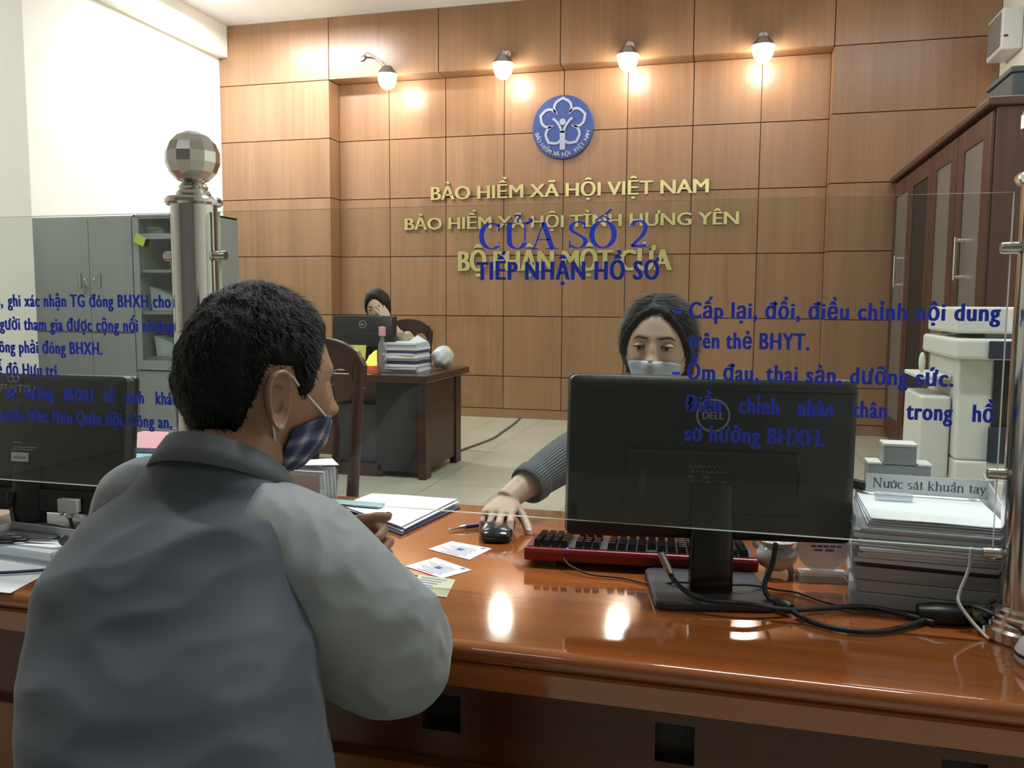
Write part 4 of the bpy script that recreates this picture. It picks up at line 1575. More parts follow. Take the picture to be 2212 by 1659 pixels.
t = thing('video_plug', 'off-white screen-cable plug hanging below the left monitor', 'plug', (-1.332, 1.448, CTOP))
b = new_bm()
prism(b, [(-0.024, -0.008), (0.024, -0.008), (0.022, 0.008), (-0.022, 0.008)], 0.052, 0.080)
for s in (-1, 1):
    tube(b, [(s * 0.018, -0.003, 0.066), (s * 0.018, -0.003, 0.044)], 0.0045, 10)
tube(b, [(0, 0, 0.055), (0, 0, 0.040)], 0.0075, 12)
obj('shell', b, 'tan_porcelain', t, bevel=0.002)
b = new_bm()
tube(b, [(0, 0, 0.042), (0.004, -0.002, 0.03), (0.014, 0.0, 0.014), (0.04, 0.01, 0.006), (0.12, 0.04, 0.005)], 0.0035, 10, smooth=6)
obj('cable', b, 'cable', t, smooth=True)
t = thing('power_cable', 'dark power cable dropping from the left monitor to the counter', 'cable', (-1.475, 1.44, CTOP))
b = new_bm()
tube(b, [(0, 0.005, 0.085), (0, 0, 0.070), (0.002, 0, 0.055)], [0.009, 0.0085, 0.005], 12)
obj('plug', b, 'cable', t, smooth='auto')
b = new_bm()
tube(b, [(0.002, 0, 0.058), (0.006, -0.002, 0.035), (0.018, -0.004, 0.014), (0.045, 0.004, 0.0185), (0.09, 0.012, 0.0185), (0.15, 0.02, 0.008), (0.2, 0.05, 0.005)], 0.004, 10, smooth=6)
obj('cord', b, 'cable_grey', t, smooth=True)

# ------------------------------------------------------------------ keyboard, mouse, pen
t = thing('keyboard', 'red keyboard with black keys behind the large monitor stand', 'keyboard', (-0.168, 1.60, CTOP), radians(5.0))
t.scale = (0.955, 1, 1)
b = new_bm()
pr = [(-0.075, 0.030), (-0.072, 0.037), (0.07, 0.022), (0.072, 0.006), (-0.072, 0.012)]
extrude_profile(b, pr, -0.222, 0.222)
obj('body', b, 'red_plastic', t, bevel=0.003, seg=3)
b = new_bm()
pr = [(-0.064, 0.0365), (-0.064, 0.0375), (0.066, 0.0238), (0.066, 0.0228)]
extrude_profile(b, pr, -0.215, 0.215)
obj('key_plate', b, 'darkgrey', t)
b = new_bm()
blocks = [(-0.206, -0.136, 4), (-0.124, -0.074, 3), (-0.062, 0.206, 14)]
for r in range(6):
    yy = -0.052 + r * 0.0205
    zz = 0.0375 - (yy + 0.064) * 0.105
    for x0, x1, n_ in blocks:
        if r == 3 and n_ == 3:
            continue
        w = (x1 - x0) / n_
        for i in range(n_):
            xc = x0 + w * (i + 0.5)
            if n_ == 14 and r == 0 and i in (4, 9):
                continue
            v = cbox(b, (xc, yy, zz + 0.006), (w * 0.9, 0.018, 0.012), rot=RX(-6))
            for q in v[4:]:
                q.co.x = xc + (q.co.x - xc) * 0.74
                q.co.y = yy + (q.co.y - yy) * 0.74
obj('keys', b, 'blackgloss', t)
b = new_bm()
for x in (-0.18, 0.18):
    box(b, (x - 0.02, -0.062, 0.0), (x + 0.02, -0.05, 0.02))
    box(b, (x - 0.02, 0.05, 0.0), (x + 0.02, 0.06, 0.012))
obj('feet', b, 'darkgrey', t)
b = new_bm()
cbox(b, (-0.137, -0.069, 0.0378), (0.003, 0.003, 0.001))
obj('indicator_led', b, 'led', t)
b = new_bm()
pts = [(-0.145, -0.075, 0.022), (-0.13, -0.095, 0.014), (-0.09, -0.115, 0.006), (-0.03, -0.12, 0.004), (0.03, -0.150, 0.005), (0.07, -0.172, 0.0195), (0.13, -0.175, 0.0195), (0.20, -0.17, 0.021), (0.245, -0.14, 0.006), (0.28, -0.142, 0.004), (0.33, -0.19, 0.004), (0.40, -0.215, 0.004), (0.47, -0.21, 0.006)]
tube(b, pts, 0.0018, 8, smooth=6)
obj('cord', b, 'cable', t, smooth=True)

t = thing('computer_mouse', 'black computer mouse held by the clerk', 'mouse', (-0.477, 1.703, CTOP), radians(10))
t.scale = (1.08, 1.1, 1.0)
b = new_bm()
loft(b, [((0, -0.062, 0.010), (0.012, 0, 0), (0, 0, 0.006)), ((0, -0.058, 0.011), (0.026, 0, 0), (0, 0, 0.010)), ((0, -0.040, 0.014), (0.031, 0, 0), (0, 0, 0.0135)), ((0, -0.005, 0.018), (0.031, 0, 0), (0, 0, 0.0175)),
         ((0, 0.030, 0.017), (0.032, 0, 0), (0, 0, 0.0165)), ((0, 0.052, 0.012), (0.026, 0, 0), (0, 0, 0.011)), ((0, 0.060, 0.010), (0.012, 0, 0), (0, 0, 0.006))], 28, power=2.6)
obj('shell', b, 'blackgloss', t, smooth=True)
b = new_bm()
lathe(b, [(0, -0.004), (0.009, -0.004), (0.009, 0.004), (0, 0.004)], (0, -0.036, 0.022), axis='X', seg=20)
obj('scroll_wheel', b, 'darkgrey', t, smooth='auto')

t = thing('pen', 'violet-blue ballpoint pen with a silver tip beside the mouse hand', 'pen', (-0.575, 1.71, CTOP + 0.0065), radians(42))
b = new_bm()
tube(b, [(0.022, 0, 0), (0.135, 0, 0)], 0.0052, 14)
obj('barrel', b, 'blue_pen', t, smooth='auto')
b = new_bm()
tube(b, [(-0.018, 0, -0.003), (-0.012, 0, -0.002), (0.022, 0, 0)], [0.0008, 0.002, 0.005], 14)
obj('tip', b, 'chrome', t, smooth='auto')

# ------------------------------------------------------------------ cards and papers in front of the clerk


def flat_card(name, label, cat, pts, mat, group, th=0.0009, z=CTOP):
    cx = sum(p[0] for p in pts) / 4
    cy = sum(p[1] for p in pts) / 4
    t = thing(name, label, cat, (cx, cy, z), 0, group)
    b = new_bm()
    sheet(b, [(p[0] - cx, p[1] - cy, 0.0003) for p in pts], th)
    obj('card_sheet', b, mat, t)
    P = [Vector((p[0] - cx, p[1] - cy, 0)) for p in pts]

    def uv(u, v):
        return (P[0] * (1 - u) + P[1] * u) * (1 - v) + (P[3] * (1 - u) + P[2] * u) * v

    def patch(b, u0, u1, v0, v1, h=0.0004):
        q = [uv(u0, v0), uv(u1, v0), uv(u1, v1), uv(u0, v1)]
        sheet(b, [(p.x, p.y, 0.0003 + th) for p in q], h)
    return t, patch


def insurance_card(label, pts):
    t, patch = flat_card('health_card', label, 'card', pts, 'paper', 'white cards on the counter')
    b = new_bm()
    for k in range(9):
        v = 0.14 + 0.07 * k
        patch(b, 0.16 + 0.02 * (k % 3), 0.62 + 0.09 * ((k * 5) % 4), v, v + 0.022)
    obj('print_lines', b, 'ink', t)
    b = new_bm()
    patch(b, 0.30, 0.72, 0.06, 0.09)
    obj('red_print', b, 'ink_red', t)
    b = new_bm()
    patch(b, 0.10, 0.19, 0.84, 0.94)
    patch(b, 0.42, 0.56, 0.42, 0.58)
    obj('blue_stamp', b, 'ink_blue', t)


insurance_card('white insurance card lying nearest the mouse', [(-0.462, 1.600), (-0.556, 1.628), (-0.583, 1.562), (-0.482, 1.517)][::-1])
insurance_card('white insurance card lying next to the folded hand', [(-0.459, 1.458), (-0.550, 1.513), (-0.585, 1.446), (-0.495, 1.399)][::-1])
t, patch = flat_card('identity_card', 'yellowish-green laminated identity card with a small photo, nearest the counter edge', 'card', [(-0.560, 1.318), (-0.455, 1.306), (-0.470, 1.397), (-0.575, 1.412)], M('pale_green_card', (0.55, 0.60, 0.42), 0.3, var=0.06, scale=40), None)
b = new_bm()
patch(b, 0.08, 0.30, 0.55, 0.95)
obj('photo', b, 'navy', t)
b = new_bm()
for k in range(5):
    patch(b, 0.38, 0.85 - 0.06 * k, 0.85 - 0.13 * k, 0.89 - 0.13 * k)
obj('print_lines', b, 'ink_blue', t)

# sheets of paper
b = new_bm()
prism(b, [(-0.885, 1.788), (-0.672, 1.640), (-0.628, 1.905), (-0.85, 1.935)], CTOP + 0.0003, CTOP + 0.004)
tag(obj('folder', b, 'navy', None, bevel=0.001), 'dark folder under the loose white sheets on the counter', 'folder')


def wavy_sheet(label, pts, z, amp, seed, group, mat='paper'):
    P = [Vector(p) for p in pts]
    b = new_bm()
    n = 14
    grid = []
    for i in range(n + 1):
        row = []
        for j in range(n + 1):
            u, v = i / n, j / n
            p = (P[0] * (1 - u) + P[1] * u) * (1 - v) + (P[3] * (1 - u) + P[2] * u) * v
            h = amp * (0.5 + 0.5 * noise.noise(Vector((u * 2.2, v * 2.2, seed))))
            row.append((p.x, p.y, z + h))
        grid.append(row)
    top = [[b.verts.new((x, y, h + 0.0006)) for x, y, h in r] for r in grid]
    bot = [[b.verts.new((x, y, h)) for x, y, h in r] for r in grid]
    for i in range(n):
        for j in range(n):
            b.faces.new((top[i][j], top[i + 1][j], top[i + 1][j + 1], top[i][j + 1]))
            b.faces.new((bot[i][j], bot[i][j + 1], bot[i + 1][j + 1], bot[i + 1][j]))
    for i in range(n):
        for T, S in (((i, 0), (i + 1, 0)), ((i, n), (i + 1, n)), ((0, i), (0, i + 1)), ((n, i), (n, i + 1))):
            b.faces.new((top[T[0]][T[1]], top[S[0]][S[1]], bot[S[0]][S[1]], bot[T[0]][T[1]]))
    return tag(obj('paper_sheet', b, mat, None, smooth='auto'), label, 'paper', group)


gpap = 'loose white sheets on the counter'
wavy_sheet('white paper sheet, lowest of the loose sheets left of the pen', [(-0.880, 1.800), (-0.676, 1.655), (-0.640, 1.915), (-0.862, 1.938)], CTOP + 0.0042, 0.003, 1.3, gpap)
wavy_sheet('white paper sheet, middle one of the loose sheets left of the pen', [(-0.886, 1.795), (-0.672, 1.662), (-0.638, 1.930), (-0.868, 1.934)], CTOP + 0.0082, 0.003, 5.1, gpap)
wavy_sheet('white paper sheet, topmost of the loose sheets left of the pen', [(-0.890, 1.803), (-0.680, 1.660), (-0.646, 1.938), (-0.872, 1.940)], CTOP + 0.0122, 0.003, 9.4, gpap)
b = new_bm()
cbox(b, (0, 0, 0), (0.165, 0.03, 0.006), rot=RZ(-3))
o = tag(obj('ruler', b, 'cyan_clear', None, bevel=0.002), 'pale blue plastic case lying across the loose white sheets', 'ruler')
o.location = (-0.868, 1.808, CTOP + 0.0195)

t = thing('document_holder', 'clear plastic document holder with white papers near the man\'s chin', 'holder', (-0.99, 1.83, CTOP))
b = new_bm()
box(b, (-0.055, -0.045, 0.0), (0.055, 0.045, 0.003))
box(b, (-0.055, -0.045, 0.003), (0.055, -0.042, 0.085))
box(b, (-0.055, -0.042, 0.003), (-0.052, 0.045, 0.085))
box(b, (0.052, -0.042, 0.003), (0.055, 0.045, 0.085))
box(b, (-0.052, 0.042, 0.003), (0.052, 0.045, 0.095))
obj('acrylic_box', b, 'acrylic', t)
for k in range(4):
    b = new_bm()
    cbox(b, (0.0, -0.03 + 0.018 * k, 0.045), (0.096, 0.004, 0.08), rot=RX(6))
    p_ = tag(obj('leaflet', b, 'paper' if k % 2 == 0 else 'paper2'), 'white leaflet standing in the clear holder near the man\'s chin, %s from the front' % ('first', 'second', 'third', 'fourth')[k], 'leaflet', 'leaflets in the clear holder')
    p_.location = (-0.985, 1.845, CTOP + 0.004)
b = new_bm()
sheet(b, [(-0.06, -0.03, 0), (0.065, -0.01, 0.004), (0.02, 0.045, 0.008), (-0.06, 0.04, 0)], 0.001)
p_ = tag(obj('leaflet', b, 'paper'), 'white leaflet lying flat over the clear holder, one corner sticking out', 'leaflet', 'leaflets in the clear holder')
p_.location = (-0.975, 1.845, CTOP + 0.098)

# ------------------------------------------------------------------ pot, plaque, wrapper
t = thing('porcelain_pot', 'small white three-legged pot behind the monitor stand', 'pot', (0.081, 1.585, CTOP))
b = new_bm()
lathe(b, [(0, 0.012), (0.018, 0.012), (0.030, 0.020), (0.037, 0.034), (0.036, 0.046), (0.030, 0.053), (0.027, 0.056), (0.031, 0.062), (0.034, 0.066), (0.031, 0.066), (0.024, 0.058), (0, 0.056)], seg=36)
obj('bowl', b, 'tan_porcelain', t, smooth='auto', angle=60)
for k in range(3):
    a = radians(90 + 120 * k + 30)
    b = new_bm()
    tube(b, [(0.022 * cos(a), 0.022 * sin(a), 0.022), (0.027 * cos(a), 0.027 * sin(a), 0.008), (0.026 * cos(a), 0.026 * sin(a), 0.0)], [0.008, 0.006, 0.004], 10)
    obj('foot', b, 'tan_porcelain', t, smooth='auto')
for s in (-1, 1):
    b = new_bm()
    tube(b, [(s * 0.031, 0, 0.046), (s * 0.040, 0, 0.056), (s * 0.036, 0, 0.070)], 0.004, 8, smooth=4)
    obj('handle', b, 'tan_porcelain', t, smooth='auto')
b = new_bm()
for k in range(10):
    a = 2 * pi * k / 10
    v = [b.verts.new((0.030 * cos(a + d), 0.030 * sin(a + d), zz)) for d, zz in ((-0.3, 0.062), (0.3, 0.064), (0.1, 0.092 + 0.006 * (k % 3)))]
    b.faces.new(v)
w = obj('clear_wrap', b, 'acrylic', t)
sm = w.modifiers.new('thickness', 'SOLIDIFY')
sm.thickness = 0.0008

t = thing('award_plaque', 'round clear plaque with red and blue print on a clear foot', 'plaque', (0.160, 1.575, CTOP), radians(9))
b = new_bm()
prism(b, [(-0.045, -0.020), (0.045, -0.020), (0.045, 0.026), (-0.045, 0.026)], 0.0, 0.016)
for v in b.verts:
    if v.co.z > 0.01:
        v.co.y *= 0.7
        v.co.x *= 0.93
obj('foot', b, 'frosted', t, bevel=0.002)
b = new_bm()
lathe(b, [(0, -0.006), (0.043, -0.006), (0.046, -0.003), (0.046, 0.003), (0.043, 0.006), (0, 0.006)], (0, 0.003, 0.060), axis='Y', seg=56)
obj('disc', b, 'frosted', t, smooth='auto')
b = new_bm()
cbox(b, (-0.004, -0.0036, 0.074), (0.030, 0.0006, 0.009))
obj('red_print', b, 'ink_red', t)
b = new_bm()
for k in range(5):
    cbox(b, (-0.018 + 0.011 * k, -0.0036, 0.063), (0.009, 0.0006, 0.004))
for k in range(2):
    cbox(b, (-0.010 + 0.020 * k, -0.0036, 0.056), (0.015, 0.0006, 0.004))
obj('blue_print', b, 'ink_blue', t)
b = new_bm()
ellipsoid(b, (0, 0, 0.014), (0.026, 0.02, 0.015), 4)
for v in b.verts:
    v.co *= 1 + 0.35 * noise.noise(v.co * 90)
    v.co.z = max(0.0, v.co.z)
o = tag(obj('crumpled_wrapper', b, 'crumple'), 'crumpled orange-red wrapper beside the monitor stand', 'wrapper')
o.location = (0.008, 1.585, CTOP)

# ------------------------------------------------------------------ paper tray at the right end
rt = (0.318, 1.56)
z = CTOP
names = ['lowest', 'second', 'third', 'fourth', 'topmost']
for i, (th, mt, w) in enumerate(((0.024, 'paper3', 0.232), (0.020, 'paper3', 0.226), (0.022, 'paper3', 0.230), (0.008, 'darkgrey', 0.22))):
    b = new_bm()
    cbox(b, (0, 0, th / 2), (w, 0.23, th), rot=RZ(-5 + i * 0.7))
    o = tag(obj('grey_book', b, mt, None, bevel=0.002), '%s book, %s of the pile under the white papers beside the right post' % ('thick grey' if mt == 'paper3' else 'thin dark', names[i]), 'book', 'books beside the right post')
    o.location = (rt[0] + 0.004 * (i % 2), rt[1], z)
    z += th + 0.0006
random.seed(5)
for i in range(9):
    th = random.choice([0.004, 0.006, 0.0075])
    mt = ['paper2', 'paper', 'paper2', 'paper', 'paper', 'paper2', 'paper', 'paper2', 'paper'][i]
    b = new_bm()
    cbox(b, (0, 0, th / 2), (0.215, 0.262, th), rot=RZ(random.uniform(-5.5, -1)))
    o = tag(obj('paper_bundle', b, mt, None, bevel=0.001), '%s paper bundle, %s from the bottom of the white pile beside the right post' % ('white' if mt == 'paper' else 'bluish', 'first second third fourth fifth sixth seventh eighth ninth'.split()[i]), 'papers', 'white papers beside the right post')
    o.location = (rt[0] - 0.004 + random.uniform(-0.009, 0.006), rt[1] + 0.005 + random.uniform(-0.006, 0.006), z)
    z += th + 0.0008
ZT = z
t = thing('letter_tray', 'clear acrylic letter tray on the white papers beside the right post', 'tray', (rt[0], rt[1] + 0.012, ZT), radians(-4))
b = new_bm()
box(b, (-0.115, -0.14, 0.0), (0.110, 0.12, 0.003))
obj('tray_floor', b, 'acrylic', t)
b = new_bm()
box(b, (-0.115, -0.143, 0.0), (0.110, -0.140, 0.018))
obj('tray_front', b, 'acrylic', t)
for x in (-0.118, 0.110):
    b = new_bm()
    prism(b, [(x, -0.14), (x + 0.003, -0.14), (x + 0.003, 0.12), (x, 0.12)], 0.0, 0.02)
    for v in b.verts:
        if v.co.z > 0.01 and v.co.y > 0:
            v.co.z = 0.055
    obj('tray_side', b, 'acrylic_edge', t)
for i in range(3):
    wavy_sheet('white sheet in the clear letter tray, %s of three' % ('lowest', 'middle', 'topmost')[i], [(0.212 + 0.003 * i, 1.452 - 0.0 * i, 0), (0.415, 1.436 + 0.002 * i, 0), (0.425, 1.672, 0), (0.222, 1.684, 0)], ZT + 0.0034 + i * 0.0042, 0.003, 3.3 * i + 1, 'white sheets in the letter tray')
ZS = ZT + 0.0034 + 3 * 0.0042
t = thing('label_card', 'white paper strip reading Nước sát khuẩn tay, standing on the tray papers', 'sign', (0.235, 1.645, ZS + 0.001), radians(-3))
b = new_bm()
box(b, (0.0, 0.0, 0.0), (0.208, 0.001, 0.034))
obj('strip', b, 'paper', t)
b = serif_line([('N', []), ('ư', ['horn']), ('ơ', ['horn', 'acute']), ('c', []), (' ', []), ('s', []), ('a', ['acute']), ('t', []), (' ', []), ('k', []), ('h', []), ('u', []), ('a', ['hat', 'hook']), ('n', []), (' ', []), ('t', []), ('a', []), ('y', [])], 0.0165, 0.186, 0.0004, 0.065, 0.024)
move(b, 0.011, -0.0001, 0.0095)
for wb in split_words(b, 0.0055):
    obj('lettering', wb, 'ink_dark', t)
b = new_bm()
for x in (0.03, 0.17):
    box(b, (x, 0.001, 0.0), (x + 0.012, 0.018, 0.002))
    box(b, (x, 0.001, 0.002), (x + 0.012, 0.003, 0.028))
obj('support_clip', b, 'acrylic_edge', t)
t = thing('plastic_clip', 'small clear plastic clip lying before the lettered paper strip', 'clip', (0.275, 1.60, ZS + 0.001), radians(-4))
b = new_bm()
cbox(b, (0, 0, 0.005), (0.062, 0.022, 0.009))
obj('body', b, 'acrylic_edge', t, bevel=0.003)
t = thing('stapler', 'small black stapler at the back left of the white papers', 'stapler', (0.222, 1.665, ZS + 0.001), radians(-50))
b = new_bm()
box(b, (-0.022, -0.008, 0), (0.022, 0.008, 0.005))
box(b, (-0.022, -0.007, 0.0055), (0.024, 0.007, 0.017))
obj('body', b, 'blackgloss', t, bevel=0.002)
t = thing('hand_sanitizer', 'grey stepped sanitizer dispenser behind the lettered paper strip', 'dispenser', (0.305, 1.745, CTOP))
b = new_bm()
box(b, (-0.055, -0.02, 0.0), (0.055, 0.03, 0.188))
obj('tank', b, 'grey_steel', t, bevel=0.002)
b = new_bm()
box(b, (-0.029, -0.02, 0.189), (0.029, 0.03, 0.224))
obj('head', b, 'grey_steel', t, bevel=0.002)
b = new_bm()
box(b, (-0.030, -0.022, 0.2245), (0.030, 0.03, 0.229))
box(b, (-0.056, -0.022, 0.1885), (-0.031, 0.03, 0.192))
box(b, (0.031, -0.022, 0.1885), (0.056, 0.03, 0.192))
obj('pale_rims', b, 'white_plastic', t)
t = thing('pump_bottle', 'white pump bottle half hidden behind the right side of the large monitor', 'bottle', (0.212, 1.80, CTOP))
b = new_bm()
lathe(b, [(0, 0), (0.024, 0), (0.025, 0.02), (0.025, 0.11), (0.012, 0.135), (0.011, 0.15), (0.0, 0.15)], seg=24)
obj('body', b, 'white_plastic', t, smooth='auto')
b = new_bm()
lathe(b, [(0.0, 0.15), (0.015, 0.15), (0.015, 0.17), (0.006, 0.172), (0.006, 0.19), (0.016, 0.192), (0.016, 0.206), (0.0, 0.208)], seg=20)
tube(b, [(0, 0, 0.2), (0.0, -0.035, 0.198)], 0.005, 8)
obj('pump', b, 'white_plastic', t, smooth='auto')

# ------------------------------------------------------------------ cables at the right
def cable(label, pts, r, mat, cat='cable', n=8):
    b = new_bm()
    tube(b, pts, r, 10, smooth=n)
    return tag(obj('cable', b, mat, None, smooth=True), label, cat)


t = thing('monitor_cable', 'black video cable with a silver ribbed plug looping from the large monitor', 'cable', (0, 0, 0))
b = new_bm()
tube(b, [(-0.112, 1.402, 0.838), (-0.096, 1.402, 0.805)], 0.0058, 14)
for k in range(6):
    q = k / 5
    lathe_c = (-0.110 + 0.013 * q, 1.402, 0.834 - 0.026 * q)
    tube(b, [(lathe_c[0], lathe_c[1], lathe_c[2]), (lathe_c[0] + 0.001, lathe_c[1], lathe_c[2] - 0.0022)], 0.0066, 14)
obj('plug', b, 'steel_dark', t, smooth='auto')
b = new_bm()
tube(b, [(-0.097, 1.402, 0.808), (-0.090, 1.40, 0.795), (-0.066, 1.372, 0.785), (-0.03, 1.352, 0.781), (0.03, 1.352, 0.781), (0.09, 1.372, 0.771), (0.15, 1.405, 0.768), (0.21, 1.43, 0.767), (0.26, 1.415, 0.767), (0.305, 1.385, 0.767)], 0.0042, 10, smooth=8)
obj('cord', b, 'cable', t, smooth=True)
t = thing('power_lead', 'thick black lead with a ferrite lump below the right half of the large monitor', 'cable', (0, 0, 0))
b = new_bm()
tube(b, [(0.072, 1.435, 0.86), (0.067, 1.43, 0.825), (0.056, 1.42, 0.795), (0.062, 1.405, 0.778), (0.088, 1.385, 0.770), (0.12, 1.345, 0.766), (0.16, 1.322, 0.766), (0.21, 1.325, 0.766), (0.26, 1.36, 0.766), (0.30, 1.40, 0.768)], 0.0042, 10, smooth=8)
obj('cord', b, 'cable', t, smooth=True)
b = new_bm()
tube(b, [(0.064, 1.404, 0.7745), (0.068, 1.402, 0.7735), (0.092, 1.380, 0.7725), (0.096, 1.376, 0.7725)], [0.007, 0.010, 0.010, 0.007], 14)
obj('ferrite', b, 'cable', t, smooth='auto')
b = new_bm()
loft(b, [((0.285, 1.410, 0.773), (0.0, 0.014, 0), (0, 0, 0.012)), ((0.31, 1.407, 0.775), (0, 0.02, 0), (0, 0, 0.015)), ((0.345, 1.412, 0.775), (0, 0.02, 0), (0, 0, 0.015)), ((0.362, 1.417, 0.773), (0, 0.012, 0), (0, 0, 0.011))], 18, power=3)
tag(obj('power_brick', b, 'cable', None, smooth='auto'), 'black power brick lying before the grey books near the right post', 'adapter')
cable('thin black lead arching from the power brick past the right post', [(0.34, 1.413, 0.786), (0.352, 1.396, 0.795), (0.372, 1.372, 0.797), (0.40, 1.335, 0.790), (0.43, 1.310, 0.775), (0.47, 1.28, 0.764)], 0.003, 'cable')
cable('thin white cable hanging before the pile of white papers', [(0.355, 1.404, 0.884), (0.352, 1.402, 0.85), (0.340, 1.396, 0.815), (0.338, 1.388, 0.80), (0.352, 1.375, 0.78), (0.366, 1.362, 0.766), (0.372, 1.35, 0.7625)], 0.0026, 'cable_white')
b = new_bm()
cbox(b, (0, 0, 0.007), (0.022, 0.016, 0.013), rot=RZ(-12))
o = tag(obj('plug_tag', b, 'green', None, bevel=0.003), 'lime green tag lying at the foot of the right post', 'tag')
o.location = (0.372, 1.43, CTOP)
t = thing('porcelain_cup', 'small white dish with a navy band at the right edge of the counter', 'dish', (0.418, 1.275, CTOP))
b = new_bm()
lathe(b, [(0, 0), (0.030, 0), (0.034, 0.006), (0.034, 0.012)], seg=36)
obj('base', b, 'white_plastic', t, smooth='auto')
b = new_bm()
lathe(b, [(0.0342, 0.012), (0.0342, 0.017)], seg=36)
obj('band', b, 'navy', t, smooth='auto')
b = new_bm()
lathe(b, [(0.034, 0.017), (0.030, 0.028), (0.022, 0.038), (0.010, 0.044), (0, 0.045)], seg=36)
obj('dome', b, 'white_plastic', t, smooth='auto')

# ------------------------------------------------------------------ left end of the counter
wavy_sheet('printed white sheet at the counter edge, left of the man', [(-1.42, 1.118, 0), (-1.165, 1.128, 0), (-1.20, 1.300, 0), (-1.46, 1.31, 0)], CTOP + 0.0003, 0.0012, 2.2, None, 'paper')
t = thing('desk_tray', 'clear shallow tray holding scissors, in front of the left monitor', 'tray', (-1.335, 1.345, CTOP + 0.0025), radians(-6))
b = new_bm()
box(b, (-0.13, -0.062, 0.0), (0.13, 0.065, 0.003))
obj('tray_floor', b, 'acrylic', t)
for lo, hi in (((-0.13, -0.065, 0), (0.13, -0.062, 0.022)), ((-0.13, 0.065, 0), (0.13, 0.068, 0.026)), ((-0.133, -0.065, 0), (-0.13, 0.068, 0.024)), ((0.13, -0.065, 0), (0.133, 0.068, 0.024))):
    b = new_bm()
    box(b, lo, hi)
    obj('tray_wall', b, 'acrylic_edge', t)
wavy_sheet('white sheet lying in the clear scissors tray', [(-1.45, 1.30, 0), (-1.225, 1.277, 0), (-1.21, 1.385, 0), (-1.435, 1.41, 0)], CTOP + 0.006, 0.001, 4.2, None, 'paper')
t = thing('scissors', 'black-handled scissors in the clear tray', 'scissors', (-1.36, 1.365, CTOP + 0.013), radians(8))
for s in (-1, 1):
    b = new_bm()
    prism(b, [(-0.005, -0.003 + s * 0.002), (0.075, s * 0.001), (0.0, 0.004 + s * 0.002)], -0.001 + s * 0.0012, 0.001 + s * 0.0012)
    obj('blade', b, 'steel_dark', t)
    b = new_bm()
    tube(b, [(0.0, s * 0.003, 0.0), (-0.02, s * 0.01, 0.0)] + [(-0.042 + 0.022 * cos(radians(a)), s * (0.016 + 0.011 * sin(radians(a))), 0.0) for a in range(0, 361, 30)], 0.0035, 8)
    obj('handle', b, 'cable', t, smooth='auto')
b = new_bm()
ellipsoid(b, (0, 0, 0.012), (0.016, 0.011, 0.012), 3)
for v in b.verts:
    v.co += v.co.normalized() * noise.noise(v.co * 200) * 0.004
    v.co.z = max(0, v.co.z)
tube(b, [(0.008, 0, 0.006), (0.018, -0.006, 0.003), (0.026, -0.014, 0.001)], 0.0012, 6)
o = tag(obj('charm', b, 'cable_grey'), 'little fuzzy grey charm in the clear scissors tray', 'charm')
o.location = (-1.262, 1.36, CTOP + 0.0085)
b = new_bm()
tube(b, [(-1.44, 1.19, 0.7665), (-1.30, 1.208, 0.7665), (-1.265, 1.198, 0.7665), (-1.235, 1.208, 0.7665), (-1.155, 1.255, 0.7665)], 0.003, 8, smooth=5)
tag(obj('cord', b, 'navy', None, smooth=True), 'dark navy cord lying over the printed sheet left of the man', 'cord')
t = thing('plastic_pouch', 'crinkled clear plastic pouch beside the left monitor neck', 'pouch', (-1.352, 1.505, CTOP + 0.0155))
b = new_bm()
ellipsoid(b, (0, 0, 0.014), (0.036, 0.025, 0.014), 4)
for v in b.verts:
    v.co *= 1 + 0.25 * noise.noise(v.co * 70)
    v.co.z = max(0.0, v.co.z)
obj('bag', b, 'acrylic_edge', t)

zst = CTOP
cols_ = ['darkgrey', 'paper', 'darkgrey', 'paper3', 'paper', 'darkgrey', 'paper', 'paper', 'cyan', 'pink']
hts = [0.022, 0.016, 0.020, 0.016, 0.014, 0.010, 0.012, 0.008, 0.012, 0.012]
desc = {'darkgrey': 'dark grey', 'paper': 'white', 'paper3': 'grey', 'cyan': 'light blue', 'pink': 'pink'}
for i, (c, hgt) in enumerate(zip(cols_, hts)):
    b = new_bm()
    cbox(b, (0, 0, hgt / 2), (0.23, 0.24, hgt), rot=RZ([2, -3, 1, 4, -2, 0, 3, -4, -14, 6][i]))
    o = tag(obj('document_folder', b, c, None, bevel=0.0015), '%s folder, %s from the bottom of the pile behind the left monitor' % (desc[c], 'first second third fourth fifth sixth seventh eighth ninth tenth'.split()[i]), 'folder', 'folders piled behind the left monitor')
    o.location = (-1.36 + (0.03 if c == 'cyan' else -0.02 if c == 'pink' else 0), 1.765 + (0.03 if c == 'pink' else -0.01 if c == 'cyan' else 0), zst)
    zst += hgt + 0.0008

# ------------------------------------------------------------------ people
MAT['skin_man'] = M('tanned_skin', (0.34, 0.185, 0.115), 0.5, var=0.07, scale=25, bump=0.05, bscale=300, sss=0.08)
MAT['skin_fair'] = M('fair_skin', (0.58, 0.40, 0.30), 0.5, var=0.04, scale=25, sss=0.1)
MAT['nail'] = M('fingernail', (0.60, 0.42, 0.36), 0.3, var=0.03)
MAT['hair'] = M('black_hair', (0.005, 0.0045, 0.0045), 0.6, var=0.3, scale=60, bump=0.35, bscale=180, spec=0.22)
MAT['hair_brown'] = M('dark_brown_hair', (0.009, 0.007, 0.006), 0.55, var=0.3, scale=60, spec=0.25, stretch=(1, 1, 0.3), bump=0.3, bscale=160)
MAT['hair_gloss'] = M('glossy_dark_hair_strands', (0.010, 0.008, 0.007), 0.5, var=0.4, scale=40, spec=0.3)
MAT['jacket'] = M('dark_slate_jacket_cloth', (0.042, 0.052, 0.070), 0.62, var=0.06, scale=5, bump=0.12, bscale=7, sheen=0.15)
